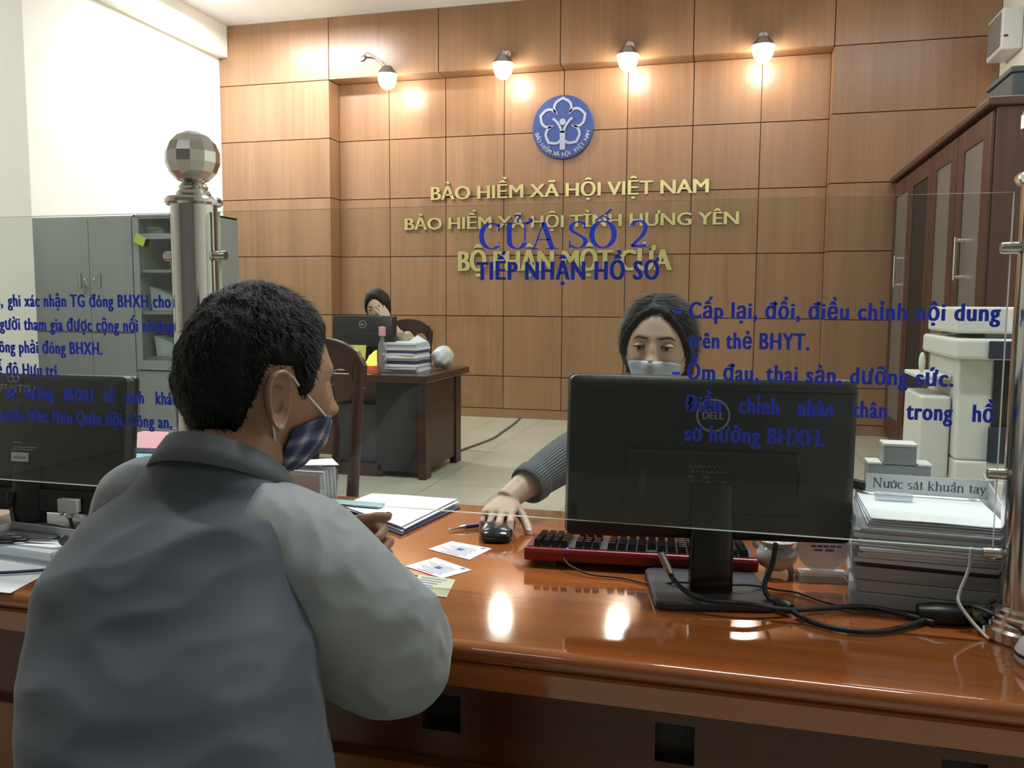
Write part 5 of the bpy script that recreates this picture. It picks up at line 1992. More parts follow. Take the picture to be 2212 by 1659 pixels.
MAT['sleeve'] = M('light_grey_jacket_cloth', (0.23, 0.25, 0.258), 0.62, var=0.05, scale=5, bump=0.12, bscale=8, sheen=0.15)
MAT['collar'] = M('slate_collar_cloth', (0.075, 0.085, 0.095), 0.6, var=0.06, scale=8, bump=0.1, bscale=9)
MAT['trousers'] = M('dark_trousers', (0.02, 0.022, 0.026), 0.8, var=0.08)
MAT['shoe'] = M('black_shoe', (0.012, 0.011, 0.010), 0.35)
MAT['surgical'] = M('pale_blue_surgical_mask', (0.50, 0.62, 0.76), 0.7, var=0.03, scale=30)
MAT['elastic'] = M('white_elastic', (0.62, 0.60, 0.56), 0.7, var=0.03)
MAT['eye_white'] = M('eye_white', (0.55, 0.50, 0.47), 0.25, var=0.03)
MAT['iris'] = M('dark_iris', (0.012, 0.008, 0.006), 0.15)
MAT['brow'] = M('brown_eyebrow', (0.075, 0.045, 0.035), 0.8, var=0.15, scale=120)
MAT['lash'] = M('dark_eyelashes', (0.030, 0.018, 0.015), 0.7)


def plaid():
    m = bpy.data.materials.new('blue_plaid_cotton')
    m.use_nodes = True
    nt = m.node_tree
    b = nt.nodes['Principled BSDF']
    b.inputs['Roughness'].default_value = 0.85
    uv = nt.nodes.new('ShaderNodeUVMap')
    uv.uv_map = 'UVMap'
    sp = nt.nodes.new('ShaderNodeSeparateXYZ')
    nt.links.new(uv.outputs[0], sp.inputs[0])
    outs = []
    for ax in (0, 1):
        k = nt.nodes.new('ShaderNodeMath')
        k.operation = 'FRACT'
        nt.links.new(sp.outputs[ax], k.inputs[0])
        rp = nt.nodes.new('ShaderNodeValToRGB')
        rp.color_ramp.interpolation = 'CONSTANT'
        els = rp.color_ramp.elements
        els[0].position, els[0].color = 0.0, (0.05, 0.05, 0.05, 1)
        els[1].position, els[1].color = 0.48, (0.5, 0.5, 0.5, 1)
        e = els.new(0.62)
        e.color = (1, 1, 1, 1)
        e = els.new(0.86)
        e.color = (0.35, 0.35, 0.35, 1)
        nt.links.new(k.outputs[0], rp.inputs[0])
        outs.append(rp.outputs[0])
    ad = nt.nodes.new('ShaderNodeMath')
    ad.operation = 'ADD'
    nt.links.new(outs[0], ad.inputs[0])
    nt.links.new(outs[1], ad.inputs[1])
    dv = nt.nodes.new('ShaderNodeMath')
    dv.operation = 'MULTIPLY'
    dv.inputs[1].default_value = 0.5
    nt.links.new(ad.outputs[0], dv.inputs[0])
    rp = nt.nodes.new('ShaderNodeValToRGB')
    e = rp.color_ramp.elements
    e[0].position, e[0].color = 0.05, (0.028, 0.036, 0.085, 1)
    e[1].position, e[1].color = 1.0, (0.50, 0.48, 0.45, 1)
    q = e.new(0.55)
    q.color = (0.13, 0.155, 0.26, 1)
    nt.links.new(dv.outputs[0], rp.inputs[0])
    nt.links.new(rp.outputs[0], b.inputs['Base Color'])
    return m


def knit():
    m = bpy.data.materials.new('grey_ribbed_knit')
    m.use_nodes = True
    nt = m.node_tree
    b = nt.nodes['Principled BSDF']
    b.inputs['Roughness'].default_value = 0.85
    uv = nt.nodes.new('ShaderNodeUVMap')
    uv.uv_map = 'UVMap'
    sp = nt.nodes.new('ShaderNodeSeparateXYZ')
    nt.links.new(uv.outputs[0], sp.inputs[0])
    mu = nt.nodes.new('ShaderNodeMath')
    mu.operation = 'MULTIPLY'
    mu.inputs[1].default_value = 2 * pi * 46
    nt.links.new(sp.outputs[0], mu.inputs[0])
    sn = nt.nodes.new('ShaderNodeMath')
    sn.operation = 'SINE'
    nt.links.new(mu.outputs[0], sn.inputs[0])
    mr = nt.nodes.new('ShaderNodeMapRange')
    mr.inputs['From Min'].default_value = -1
    nt.links.new(sn.outputs[0], mr.inputs[0])
    mx = nt.nodes.new('ShaderNodeMix')
    mx.data_type = 'RGBA'
    mx.inputs[6].default_value = (0.055, 0.062, 0.07, 1)
    mx.inputs[7].default_value = (0.15, 0.165, 0.18, 1)
    nt.links.new(mr.outputs[0], mx.inputs[0])
    nt.links.new(mx.outputs[2], b.inputs['Base Color'])
    bn = nt.nodes.new('ShaderNodeBump')
    bn.inputs['Strength'].default_value = 0.6
    bn.inputs['Distance'].default_value = 0.004
    nt.links.new(mr.outputs[0], bn.inputs['Height'])
    nt.links.new(bn.outputs[0], b.inputs['Normal'])
    return m


MAT['plaid'] = plaid()
MAT['knit'] = knit()
MAT['blouse'] = M('beige_floral_blouse', (0.40, 0.32, 0.20), 0.7, var=0.5, scale=26)


def G(x, s):
    return exp(-(x / s) ** 2)


def head_pt(d, nose=1.0, fem=0.0):
    """point of a head (x right, y towards the face, z up) in direction d"""
    d = d.normalized()
    x, y, z = d.x * 0.0755, d.y * 0.096, d.z * 0.117
    if z < 0:
        t = min(1.0, -z / 0.117)
        x *= 1 - (0.30 + 0.06 * fem) * t ** 1.6
        if y < 0:
            y *= 1 - 0.42 * t ** 1.2
        else:
            y *= 1 - 0.02 * t
            y += 0.004 * t
    if z > 0:
        x *= 1 + 0.03 * (z / 0.117)
    if y > 0.02:
        f = min(1.0, (y - 0.02) / 0.03)
        ax = abs(x)
        e = 0.0
        e += 0.005 * G(z - 0.024, 0.011) * G(ax - 0.022, 0.03) * (1 - 0.5 * fem)
        e -= 0.0085 * G(ax - 0.031, 0.015) * G(z - 0.004, 0.012)
        e += nose * (0.0215 * G(x, 0.0115) * G(z + 0.034, 0.013) + 0.012 * G(x, 0.009) * G(z + 0.012, 0.022) + 0.008 * G(ax - 0.011, 0.007) * G(z + 0.037, 0.008))
        e += nose * 0.006 * G(x, 0.021) * G(z + 0.066, 0.010) * (1 + 0.0 * fem)
        e -= nose * 0.003 * G(x, 0.03) * G(z + 0.083, 0.006)
        e += 0.008 * G(x, 0.02) * G(z + 0.103, 0.014)
        e += 0.004 * G(ax - 0.042, 0.016) * G(z + 0.028, 0.016)
        y += e * f
    return Vector((x, y, z))


def head_bm(bm, mtx, sub=6, fem=0.0):
    g = bmesh.ops.create_icosphere(bm, subdivisions=sub, radius=1.0)
    for v in g['verts']:
        v.co = mtx @ head_pt(v.co, 1.0, fem)


def ear_bm(bm, mtx, side):
    """outer ear with rim, hollow and lobe; side +1 = right"""
    rings = []
    prof = [(0.0, -0.006), (0.22, -0.007), (0.40, -0.003), (0.52, 0.008), (0.62, 0.0085), (0.74, 0.0075), (0.85, 0.0165), (0.94, 0.0185), (1.0, 0.015), (0.97, 0.008), (0.80, 0.0), (0.62, -0.006)]
    N = 40
    for r, h in prof:
        ring = []
        for k in range(N):
            a = 2 * pi * k / N
            ca, sa = cos(a), sin(a)
            up = 0.5 + 0.5 * sa
            wdt = 0.0235 * (0.70 + 0.34 * up)
            yy = r * ca * wdt - 0.004 * up
            zz = r * sa * 0.0375
            hh = h
            front = max(0.0, ca)
            if r > 0.5 and r < 1.01:
                hh = h * (1 - 0.75 * front ** 2)
                if sa < -0.5:
                    hh = hh * 0.75
            if r < 0.5 and sa < 0:
                hh += 0.002 * -sa
            flare = (0.5 - 0.5 * ca) * 0.007 * r
            ring.append(bm.verts.new(mtx @ Vector((side * (0.0735 + hh * 1.15 + flare * 1.5), yy - 0.010, zz - 0.014))))
        rings.append(ring)
    for a, b in zip(rings, rings[1:]):
        for k in range(N):
            bm.faces.new((a[k], a[(k + 1) % N], b[(k + 1) % N], b[k]))
    bm.faces.new(rings[0])
    bm.faces.new(rings[-1])


def solid(bm, voxel, it=4, fac=0.5):
    """one continuous closed surface from overlapping volumes"""
    me = bpy.data.meshes.new('tmp')
    bmesh.ops.recalc_face_normals(bm, faces=bm.faces[:])
    bm.to_mesh(me)
    bm.free()
    o = bpy.data.objects.new('tmp', me)
    COL.objects.link(o)
    r = o.modifiers.new('r', 'REMESH')
    r.mode = 'VOXEL'
    r.voxel_size = voxel
    r.adaptivity = 0
    if it:
        s = o.modifiers.new('s', 'SMOOTH')
        s.factor = fac
        s.iterations = it
    dg = bpy.context.evaluated_depsgraph_get()
    dg.update()
    m2 = bpy.data.meshes.new_from_object(o.evaluated_get(dg))
    bpy.data.objects.remove(o)
    bpy.data.meshes.remove(me)
    return m2


def hair_shell(bm, mtx, limit, thick, fem=0.0, sub=6, rough=0.003, freq=60.0, seed=0.0, part=None):
    """hair as a closed shell over the skull: limit(az degrees) -> lowest height; az 0 = face"""
    g = bmesh.ops.create_icosphere(bm, subdivisions=sub, radius=1.0)
    keep = {}
    for v in g['verts']:
        d = v.co.copy()
        p = head_pt(d, 0.0, fem)
        az = math.degrees(math.atan2(abs(d.x), d.y))
        sgn = 1 if d.x >= 0 else -1
        lim = limit(az, sgn)
        m = p.z - lim
        keep[v] = m
        k = max(0.0, min(1.0, m / 0.018))
        k = k * k * (3 - 2 * k)
        th = thick(az, p.z, sgn) * k - 0.003 * (1 - k)
        th += rough * k * noise.noise(Vector((d.x, d.y, d.z)) * freq * 0.1 + Vector((seed, 0, 0))) + rough * 0.6 * k * noise.noise(d * freq * 0.35 + Vector((seed, 3, 0)))
        v.co = p + d * th
    dead = [v for v in g['verts'] if keep[v] < -0.006]
    bmesh.ops.delete(bm, geom=dead, context='VERTS')
    for v in bm.verts:
        v.co = mtx @ v.co


def hair_strands(bm, mtx, limit, n, length, lift, fem=0.0, seed=1, base=0.006, sweep=(0, -0.3, -1.0), w=0.0007, part=None, jit=0.4):
    rnd = random.Random(seed)
    sw = Vector(sweep)
    c = 0
    while c < n:
        d = Vector((rnd.gauss(0, 1), rnd.gauss(0, 1), rnd.gauss(0, 1))).normalized()
        p = head_pt(d, 0.0, fem)
        az = math.degrees(math.atan2(abs(d.x), d.y))
        if p.z < limit(az, 1 if d.x >= 0 else -1) + 0.002:
            continue
        c += 1
        k = max(0.15, min(1.0, (p.z - limit(az, 1 if d.x >= 0 else -1)) / 0.04))
        s3 = Vector((sw.x * (1 if d.x > part else -1), sw.y, sw.z)) if part is not None else sw
        t = (s3 - d * s3.dot(d))
        t = t.normalized() if t.length > 1e-3 else Vector((1, 0, 0))
        t = (t + Vector((rnd.uniform(-jit, jit), rnd.uniform(-jit, jit), rnd.uniform(-jit, jit)))).normalized()
        L = length * k * rnd.uniform(0.6, 1.2)
        p0 = p + d * (base * k)
        p1 = p0 + t * L * 0.5 + d * L * lift * 0.8
        p2 = p0 + t * L + d * L * lift
        s = t.cross(d).normalized() * w
        a = [bm.verts.new(mtx @ q) for q in (p0 - s, p0 + s, p1 + s * 0.8, p1 - s * 0.8, p2)]
        bm.faces.new(a[:4])
        bm.faces.new((a[3], a[2], a[4]))


def mask_sheet(name, mtx, az_max, top, bot, off, mat, parent, n=(44, 26), bulge=0.0, reps=(4.0, 3.0), pleat=0.0, fem=0.0):
    """face mask following the face; top/bot give the elevation (deg) for an azimuth"""
    bm = new_bm()
    uvl = bm.loops.layers.uv.new('UVMap')
    grid = []
    for i in range(n[0] + 1):
        az = -az_max + 2 * az_max * i / n[0]
        row = []
        for j in range(n[1] + 1):
            v = j / n[1]
            el = top(az) * (1 - v) + bot(az) * v
            d = Vector((sin(radians(az)) * cos(radians(el)), cos(radians(az)) * cos(radians(el)), sin(radians(el))))
            p = head_pt(d, 0.35, fem)
            o = off + bulge * G(az, 45) * sin(pi * min(1, v * 1.05)) + (0.012 * G(az, 16) * G(v - 0.15, 0.28))
            if pleat:
                o += pleat * (0.5 + 0.5 * sin(v * pi * 7)) * (1 - 0.3 * abs(az) / az_max)
            row.append((bm.verts.new(mtx @ (p + d * o)), (i / n[0] * reps[0], v * reps[1])))
        grid.append(row)
    for i in range(n[0]):
        for j in range(n[1]):
            q = (grid[i][j], grid[i + 1][j], grid[i + 1][j + 1], grid[i][j + 1])
            f = bm.faces.new([a[0] for a in q])
            for lp, a in zip(f.loops, q):
                lp[uvl].uv = a[1]
    bmesh.ops.recalc_face_normals(bm, faces=bm.faces[:])
    o = obj(name, bm, mat, parent, smooth=True)
    s = o.modifiers.new('thickness', 'SOLIDIFY')
    s.thickness = 0.0014
    s.offset = 0
    return o, grid


def hand_bm(bm, mtx, side=1, bend=(25, 30, 20), spread=1.0, thumb=(0.55, 0.75, -0.25), tb=20, scale=1.0, bends=None, nails=None):
    """hand: wrist at origin, fingers along +y, palm towards -z; side +1 = right hand"""
    s = scale

    def W(p):
        return mtx @ Vector((p[0] * side * s, p[1] * s, p[2] * s))

    def lf(secs):
        rings = []
        for c, rx, rz in secs:
            rings.append([bm.verts.new(W((c[0] + rx * cos(2 * pi * k / 20), c[1], c[2] + rz * sin(2 * pi * k / 20)))) for k in range(20)])
        for a, b in zip(rings, rings[1:]):
            for k in range(20):
                bm.faces.new((a[k], a[(k + 1) % 20], b[(k + 1) % 20], b[k]))
        bm.faces.new(rings[0])
        bm.faces.new(rings[-1])
    lf([((0, -0.004, 0), 0.024, 0.017), ((0, 0.004, 0), 0.027, 0.018), ((0, 0.03, -0.001), 0.036, 0.0165), ((0.001, 0.06, 0.001), 0.041, 0.0145), ((0.002, 0.082, 0.002), 0.041, 0.012), ((0.002, 0.092, 0.001), 0.036, 0.008)])
    F = [(-0.030, 0.084, 0.001, 0.072, 0.0088, 5), (-0.009, 0.090, 0.003, 0.080, 0.0091, 1.5), (0.012, 0.087, 0.002, 0.075, 0.0086, -2), (0.031, 0.078, 0.0, 0.058, 0.0077, -7)]
    for fi, (x, y, z, L, r, sp) in enumerate(F):
        bb = bends[fi] if bends else bend
        p = Vector((x, y, z))
        pts, rr = [W(p - Vector((0, 0.02, 0)))], [r * s * 1.05]
        pts.append(W(p))
        rr.append(r * s * 1.06)
        ang = 0.0
        sa = radians(-sp * spread)
        for q, (fl, bd) in enumerate(zip((0.46, 0.30, 0.24), bb)):
            ang += radians(bd)
            dv = Vector((sin(sa) * cos(ang), cos(sa) * cos(ang), -sin(ang)))
            mid = p + dv * (L * fl * 0.5)
            p = p + dv * (L * fl)
            pts.append(W(mid))
            rr.append(r * s * (0.96, 0.92, 0.86)[q])
            pts.append(W(p))
            rr.append(r * s * (1.02, 0.94, 0.62)[q])
        tube(bm, pts, rr, 14)
        ellip = W(p - dv * 0.004)
        ellipsoid(bm, ellip, (r * s * 0.78,) * 3, 2)
        if nails is not None:
            nz = Vector((0, -sin(ang) * 0 + sin(ang), cos(ang)))
            c = p - dv * 0.006 + Vector((0, sin(ang), cos(ang))) * (r * 0.72)
            X = (mtx.to_3x3() @ Vector((1, 0, 0)) * side).normalized()
            Yv = (mtx.to_3x3() @ Vector((dv.x * side, dv.y, dv.z))).normalized()
            Zv = X.cross(Yv).normalized()
            R3 = Matrix((X, Yv, Zv)).transposed()
            ellipsoid(nails, W(c), (r * s * 0.62, r * s * 0.85, 0.0016), 2, rot=R3)
    t = Vector(thumb).normalized()
    t.x = -t.x
    p0 = Vector((-0.022, 0.018, -0.004))
    p1 = p0 + t * 0.040
    t2 = (Matrix.Rotation(radians(-tb), 3, 'Z') @ t).normalized()
    p2 = p1 + t2 * 0.032
    p3 = p2 + (Matrix.Rotation(radians(-tb * 0.8), 3, 'Z') @ t2).normalized() * 0.026
    tube(bm, [W(p0 - t * 0.01), W(p0), W((p0 + p1) / 2), W(p1), W((p1 + p2) / 2), W(p2), W((p2 + p3) / 2), W(p3)], [v * s for v in (0.012, 0.0145, 0.0135, 0.0118, 0.0105, 0.0108, 0.0100, 0.0065)], 14)
    ellipsoid(bm, W(p3 - (p3 - p2).normalized() * 0.004), (0.0078 * s,) * 3, 2)
    if nails is not None:
        dv = (p3 - p2).normalized()
        Yv = (mtx.to_3x3() @ Vector((dv.x * side, dv.y, dv.z))).normalized()
        Zr = (mtx.to_3x3() @ Vector((0, 0, 1))).normalized()
        X = Yv.cross(Zr).normalized()
        Zv = X.cross(Yv).normalized()
        ellipsoid(nails, W(p3 - dv * 0.008 + Vector((0, 0, 0.0085))), (0.006 * s, 0.008 * s, 0.0018), 2, rot=Matrix((X, Yv, Zv)).transposed())


def frame(origin, fwd, up):
    """matrix with +y along fwd and +z near up"""
    y = Vector(fwd).normalized()
    z = Vector(up)
    x = y.cross(z).normalized()
    z = x.cross(y).normalized()
    m = Matrix((x, y, z)).transposed().to_4x4()
    m.translation = Vector(origin)
    return m


def head_frame(c, heading, pitch, roll=0.0):
    """heading: degrees clockwise from +Y seen from above; pitch: degrees down"""
    return Matrix.Translation(Vector(c)) @ Matrix.Rotation(radians(-heading), 4, 'Z') @ Matrix.Rotation(radians(-pitch), 4, 'X') @ Matrix.Rotation(radians(roll), 4, 'Y')


def wrinkle(me, amp, freq, seed, stretch=(1, 1, 1)):
    me.update()
    nn = [v.normal.copy() for v in me.vertices]
    for v, n in zip(me.vertices, nn):
        p = Vector((v.co.x * stretch[0], v.co.y * stretch[1], v.co.z * stretch[2]))
        k = noise.noise(p * freq + Vector((seed, 0, 0)))
        k = 1 - abs(k) * 2.2 if k > -2 else 0
        v.co += n * (amp * k)


def skin(name, me, mat, parent=None):
    return obj_me(name, me, mat, parent, smooth=True)


# ---------------------------------------------------------------- the man at the counter
MH = head_frame((-0.590, 0.965, 1.146), 34, 5)
bm = new_bm()
head_bm(bm, MH)
ear_bm(bm, MH, 1)
ear_bm(bm, MH, -1)
tube(bm, [(-0.603, 0.955, 1.10), (-0.600, 0.925, 1.06), (-0.605, 0.895, 1.00)], [0.056, 0.058, 0.072], 28, smooth=4)
loft(bm, [((-0.54, 0.60, 0.43), (0.14, 0, 0), (0, 0.12, 0)), ((-0.545, 0.65, 0.60), (0.135, 0, 0), (0, 0.10, 0)), ((-0.54, 0.72, 0.75), (0.13, 0, 0), (0, 0.10, 0)), ((-0.595, 0.79, 0.88), (0.13, 0, 0), (0, 0.10, 0)),
          ((-0.62, 0.84, 0.94), (0.12, 0, 0), (0, 0.085, 0)), ((-0.615, 0.88, 0.99), (0.085, 0, 0), (0, 0.06, 0)), ((-0.605, 0.895, 1.015), (0.06, 0, 0), (0, 0.05, 0))], 28)
tube(bm, [(-0.56, 0.885, 0.965), (-0.475, 0.905, 0.915), (-0.430, 0.99, 0.800), (-0.49, 1.12, 0.805), (-0.60, 1.27, 0.806)], [0.06, 0.058, 0.048, 0.042, 0.027], 18, smooth=5)
tube(bm, [(-0.67, 0.885, 0.965), (-0.735, 0.92, 0.945), (-0.772, 1.02, 0.865), (-0.772, 1.19, 0.835), (-0.700, 1.392, 0.828)], [0.06, 0.055, 0.045, 0.04, 0.026], 18, smooth=5)
for s in (-1, 1):
    tube(bm, [(-0.54 + s * 0.085, 0.62, 0.47), (-0.54 + s * 0.10, 0.85, 0.50), (-0.54 + s * 0.11, 1.06, 0.50), (-0.54 + s * 0.11, 1.08, 0.30), (-0.54 + s * 0.11, 1.07, 0.07)], [0.09, 0.075, 0.062, 0.055, 0.038], 18, smooth=5)
    tube(bm, [(-0.54 + s * 0.11, 1.05, 0.05), (-0.54 + s * 0.11, 1.13, 0.045), (-0.54 + s * 0.11, 1.22, 0.03)], [0.035, 0.035, 0.02], 14, smooth=4)
nails = new_bm()
HL = frame((-0.692, 1.400, 0.828), (1.0, -0.20, 0.0), (0.12, 0.92, 0.32))
hand_bm(bm, HL, -1, thumb=(0.30, 0.90, 0.12), tb=6, bends=[(30, 50, 30), (34, 52, 32), (38, 54, 34), (42, 54, 34)], nails=nails)
HRm = frame((-0.60, 1.275, 0.806), (-0.85, 0.45, -0.05), (0.1, 0.2, 1))
hand_bm(bm, HRm, 1, bends=[(28, 40, 25)] * 4, nails=nails)
man = tag(skin('person', solid(bm, 0.0026, 3), 'skin_man'), 'man in a slate and grey jacket and plaid mask, leaning on the counter', 'person')
obj('fingernails', nails, 'nail', man, smooth=True)


def lim_man(az, s):
    P_ = [(0, 0.060), (30, 0.054), (50, 0.040), (62, 0.016), (70, -0.016), (78, -0.016), (84, 0.020), (104, 0.022), (114, -0.025), (128, -0.066), (150, -0.096), (180, -0.104)]
    for (a, v), (b, w) in zip(P_, P_[1:]):
        if az <= b:
            t = (az - a) / (b - a)
            return v * (1 - t) + w * t
    return -0.104


bm = new_bm()
hair_shell(bm, MH, lim_man, lambda az, z, s: 0.007 + 0.004 * max(0, z / 0.117) + 0.003 * (az > 120), rough=0.004, seed=4.0)
hs = obj('hair', bm, 'hair', man, smooth=True)
bm = new_bm()
hair_strands(bm, MH, lim_man, 9000, 0.018, 0.20, base=0.007, seed=3, sweep=(0.3, 0.4, -0.8))
obj('hair_strands', bm, 'hair', hs)

mk, gr = mask_sheet('face_mask', MH, 80, lambda a: -25 + 8 * sin(pi * min(1, abs(a) / 80)) , lambda a: -74 + 4 * (abs(a) / 80), 0.005, 'plaid', man, bulge=0.008, reps=(6.4, 3.0))
Hc = lambda p: MH @ Vector(p)
for s in (1, -1):
    bm = new_bm()
    i_ = -1 if s > 0 else 0
    a, c = gr[i_][0][1], gr[i_][-1][1]
    az = s * 80
    d0 = Vector((sin(radians(az)) * cos(radians(-52)), cos(radians(az)) * cos(radians(-52)), sin(radians(-52))))
    d1 = Vector((sin(radians(s * 48)) * cos(radians(-17)), cos(radians(s * 48)) * cos(radians(-17)), sin(radians(-17))))
    p_top = head_pt(d1, 0) + d1 * 0.006
    p_bot = head_pt(d0, 0) + d0 * 0.006
    tube(bm, [Hc(p_top), Hc((s * 0.0745, 0.022, 0.000)), Hc((s * 0.076, 0.006, 0.016)), Hc((s * 0.075, -0.010, 0.020)), Hc((s * 0.072, -0.017, 0.006)), Hc((s * 0.071, -0.018, -0.018)), Hc((s * 0.069, -0.010, -0.046)), Hc(p_bot)], 0.0016, 8, smooth=6)
    obj('ear_loop', bm, 'elastic', mk, smooth=True)
bm = new_bm()
for s in (-1, 1):
    p = head_pt(Vector((s * 0.031 / 0.0755, 0.9, 0.02)), 0)
    ellipsoid(bm, MH @ Vector((s * 0.031, 0.0695, 0.003)), (0.0125, 0.0115, 0.0085), 3)
obj('eyes', bm, 'eye_white', man, smooth=True)

# jacket: dark body with light raglan sleeves
bm = new_bm()
loft(bm, [((-0.535, 0.62, 0.40), (0.165, 0, 0), (0, 0.155, 0)), ((-0.535, 0.63, 0.52), (0.164, 0, 0), (0, 0.15, 0)), ((-0.538, 0.655, 0.62), (0.160, 0, 0), (0, 0.135, 0)), ((-0.530, 0.71, 0.74), (0.150, 0, 0), (0, 0.135, 0)), ((-0.580, 0.775, 0.86), (0.150, 0, 0), (0, 0.132, 0)),
          ((-0.613, 0.825, 0.935), (0.150, 0, 0), (0, 0.115, 0)), ((-0.620, 0.86, 0.99), (0.132, 0, 0), (0, 0.092, 0)), ((-0.610, 0.885, 1.028), (0.098, 0, 0), (0, 0.072, 0)), ((-0.601, 0.898, 1.052), (0.079, 0, 0), (0, 0.066, -0.026))], 40, power=2.25)
me = solid(bm, 0.006, 6)
wrinkle(me, 0.0065, 4.2, 1.7, (1.0, 1, 1.7))
wrinkle(me, 0.0026, 10, 8.2, (1.0, 1, 2.2))
jk = skin('jacket', me, 'jacket', man)
for s in (1, -1):
    bm = new_bm()
    if s > 0:
        pts = [(-0.553, 0.850, 1.006), (-0.505, 0.888, 0.957), (-0.458, 0.905, 0.897), (-0.430, 0.950, 0.838), (-0.427, 1.005, 0.792), (-0.458, 1.070, 0.800), (-0.510, 1.140, 0.810), (-0.565, 1.215, 0.812), (-0.605, 1.265, 0.808)]
        rr = [0.046, 0.070, 0.083, 0.086, 0.080, 0.067, 0.058, 0.050, 0.042]
    else:
        pts = [(-0.665, 0.890, 1.022), (-0.705, 0.893, 1.000), (-0.740, 0.915, 0.957), (-0.764, 0.965, 0.905), (-0.776, 1.04, 0.86), (-0.780, 1.14, 0.838), (-0.758, 1.26, 0.830), (-0.722, 1.36, 0.827)]
        rr = [0.042, 0.053, 0.055, 0.057, 0.058, 0.055, 0.050, 0.044]
    tube(bm, pts, rr, 28, smooth=6)
    me = solid(bm, 0.005, 5)
    wrinkle(me, 0.006, 6.5, 3.1 + s, (1, 1, 1.5))
    wrinkle(me, 0.0022, 24, 5.5 + s)
    sl = skin('sleeve', me, 'sleeve', jk)
    bm = new_bm()
    e0, e1 = Vector(pts[-2]), Vector(pts[-1])
    dv = (e1 - e0).normalized()
    tube(bm, [e1 - dv * 0.012, e1 + dv * 0.028], [0.042, 0.039] if s < 0 else [0.041, 0.038], 24)
    obj('cuff', bm, 'jacket', sl, smooth='auto', bevel=0.003)
# turned-down shirt collar
bm = new_bm()
N = 44
R_ = []
for i in range(N + 1):
    a = radians(-250 + 320 * i / N)          # opening at the throat
    ca, sa = cos(a), sin(a)
    back = 0.5 - 0.5 * sa
    end = min(1.0, min(i, N - i) / 8)
    zt = 1.004 + 0.098 * back + 0.006 * (1 - end)
    zb = zt - 0.030 - 0.020 * (1 - end)
    top_in = (-0.602 + 0.066 * ca, 0.915 + 0.066 * sa, zt - 0.006)
    top = (-0.602 + 0.074 * ca, 0.914 + 0.074 * sa, zt)
    mid = (-0.602 + 0.084 * ca, 0.910 + 0.081 * sa, (zt + zb) / 2 + 0.001)
    low = (-0.602 + 0.091 * ca, 0.906 + 0.087 * sa, zb)
    inn = (-0.602 + 0.072 * ca, 0.912 + 0.070 * sa, zb - 0.005)
    R_.append([bm.verts.new(p) for p in (inn, top_in, top, mid, low)])
for A, B in zip(R_, R_[1:]):
    for k in range(4):
        bm.faces.new((A[k], A[k + 1], B[k + 1], B[k]))
co = obj('collar', bm, 'collar', jk, smooth='auto', angle=50)
sm = co.modifiers.new('thickness', 'SOLIDIFY')
sm.thickness = 0.003
bm = new_bm()
for s in (-1, 1):
    tube(bm, [(-0.54 + s * 0.08, 0.60, 0.47), (-0.54 + s * 0.10, 0.85, 0.50), (-0.54 + s * 0.11, 1.07, 0.50), (-0.54 + s * 0.11, 1.09, 0.30), (-0.54 + s * 0.11, 1.075, 0.06)], [0.10, 0.085, 0.072, 0.066, 0.06], 20, smooth=5)
loft(bm, [((-0.54, 0.61, 0.415), (0.155, 0, 0), (0, 0.135, 0)), ((-0.54, 0.62, 0.55), (0.15, 0, 0), (0, 0.12, 0))], 28)
skin('trousers', solid(bm, 0.008, 4), 'trousers', man)
for s in (-1, 1):
    bm = new_bm()
    loft(bm, [((-0.54 + s * 0.11, 1.00, 0.035), (0.03, 0, 0), (0, 0, 0.033)), ((-0.54 + s * 0.11, 1.06, 0.045), (0.042, 0, 0), (0, 0, 0.044)), ((-0.54 + s * 0.11, 1.15, 0.035), (0.045, 0, 0), (0, 0, 0.034)), ((-0.54 + s * 0.11, 1.23, 0.024), (0.036, 0, 0), (0, 0, 0.022)), ((-0.54 + s * 0.11, 1.255, 0.02), (0.015, 0, 0), (0, 0, 0.012))], 20, power=2.5)
    obj('shoe', bm, 'shoe', man, smooth='auto')


def stool(label, loc, h):
    t = thing('stool', label, 'stool', loc, 0, 'round stools')
    b = new_bm()
    lathe(b, [(0, h - 0.04), (0.15, h - 0.04), (0.17, h - 0.025), (0.165, h), (0, h)], seg=32)
    obj('seat', b, 'darkgrey', t, smooth='auto')
    for k in range(4):
        a = radians(45 + 90 * k)
        b = new_bm()
        tube(b, [(0.10 * cos(a), 0.10 * sin(a), h - 0.04), (0.17 * cos(a), 0.17 * sin(a), 0)], 0.012, 10)
        obj('leg', b, 'steel_dark', t, smooth='auto')


stool('round stool under the man in the grey jacket', (-0.54, 0.60, 0), 0.36)
stool('round stool under the clerk in the grey jumper', (-0.10, 2.52, 0), 0.36)


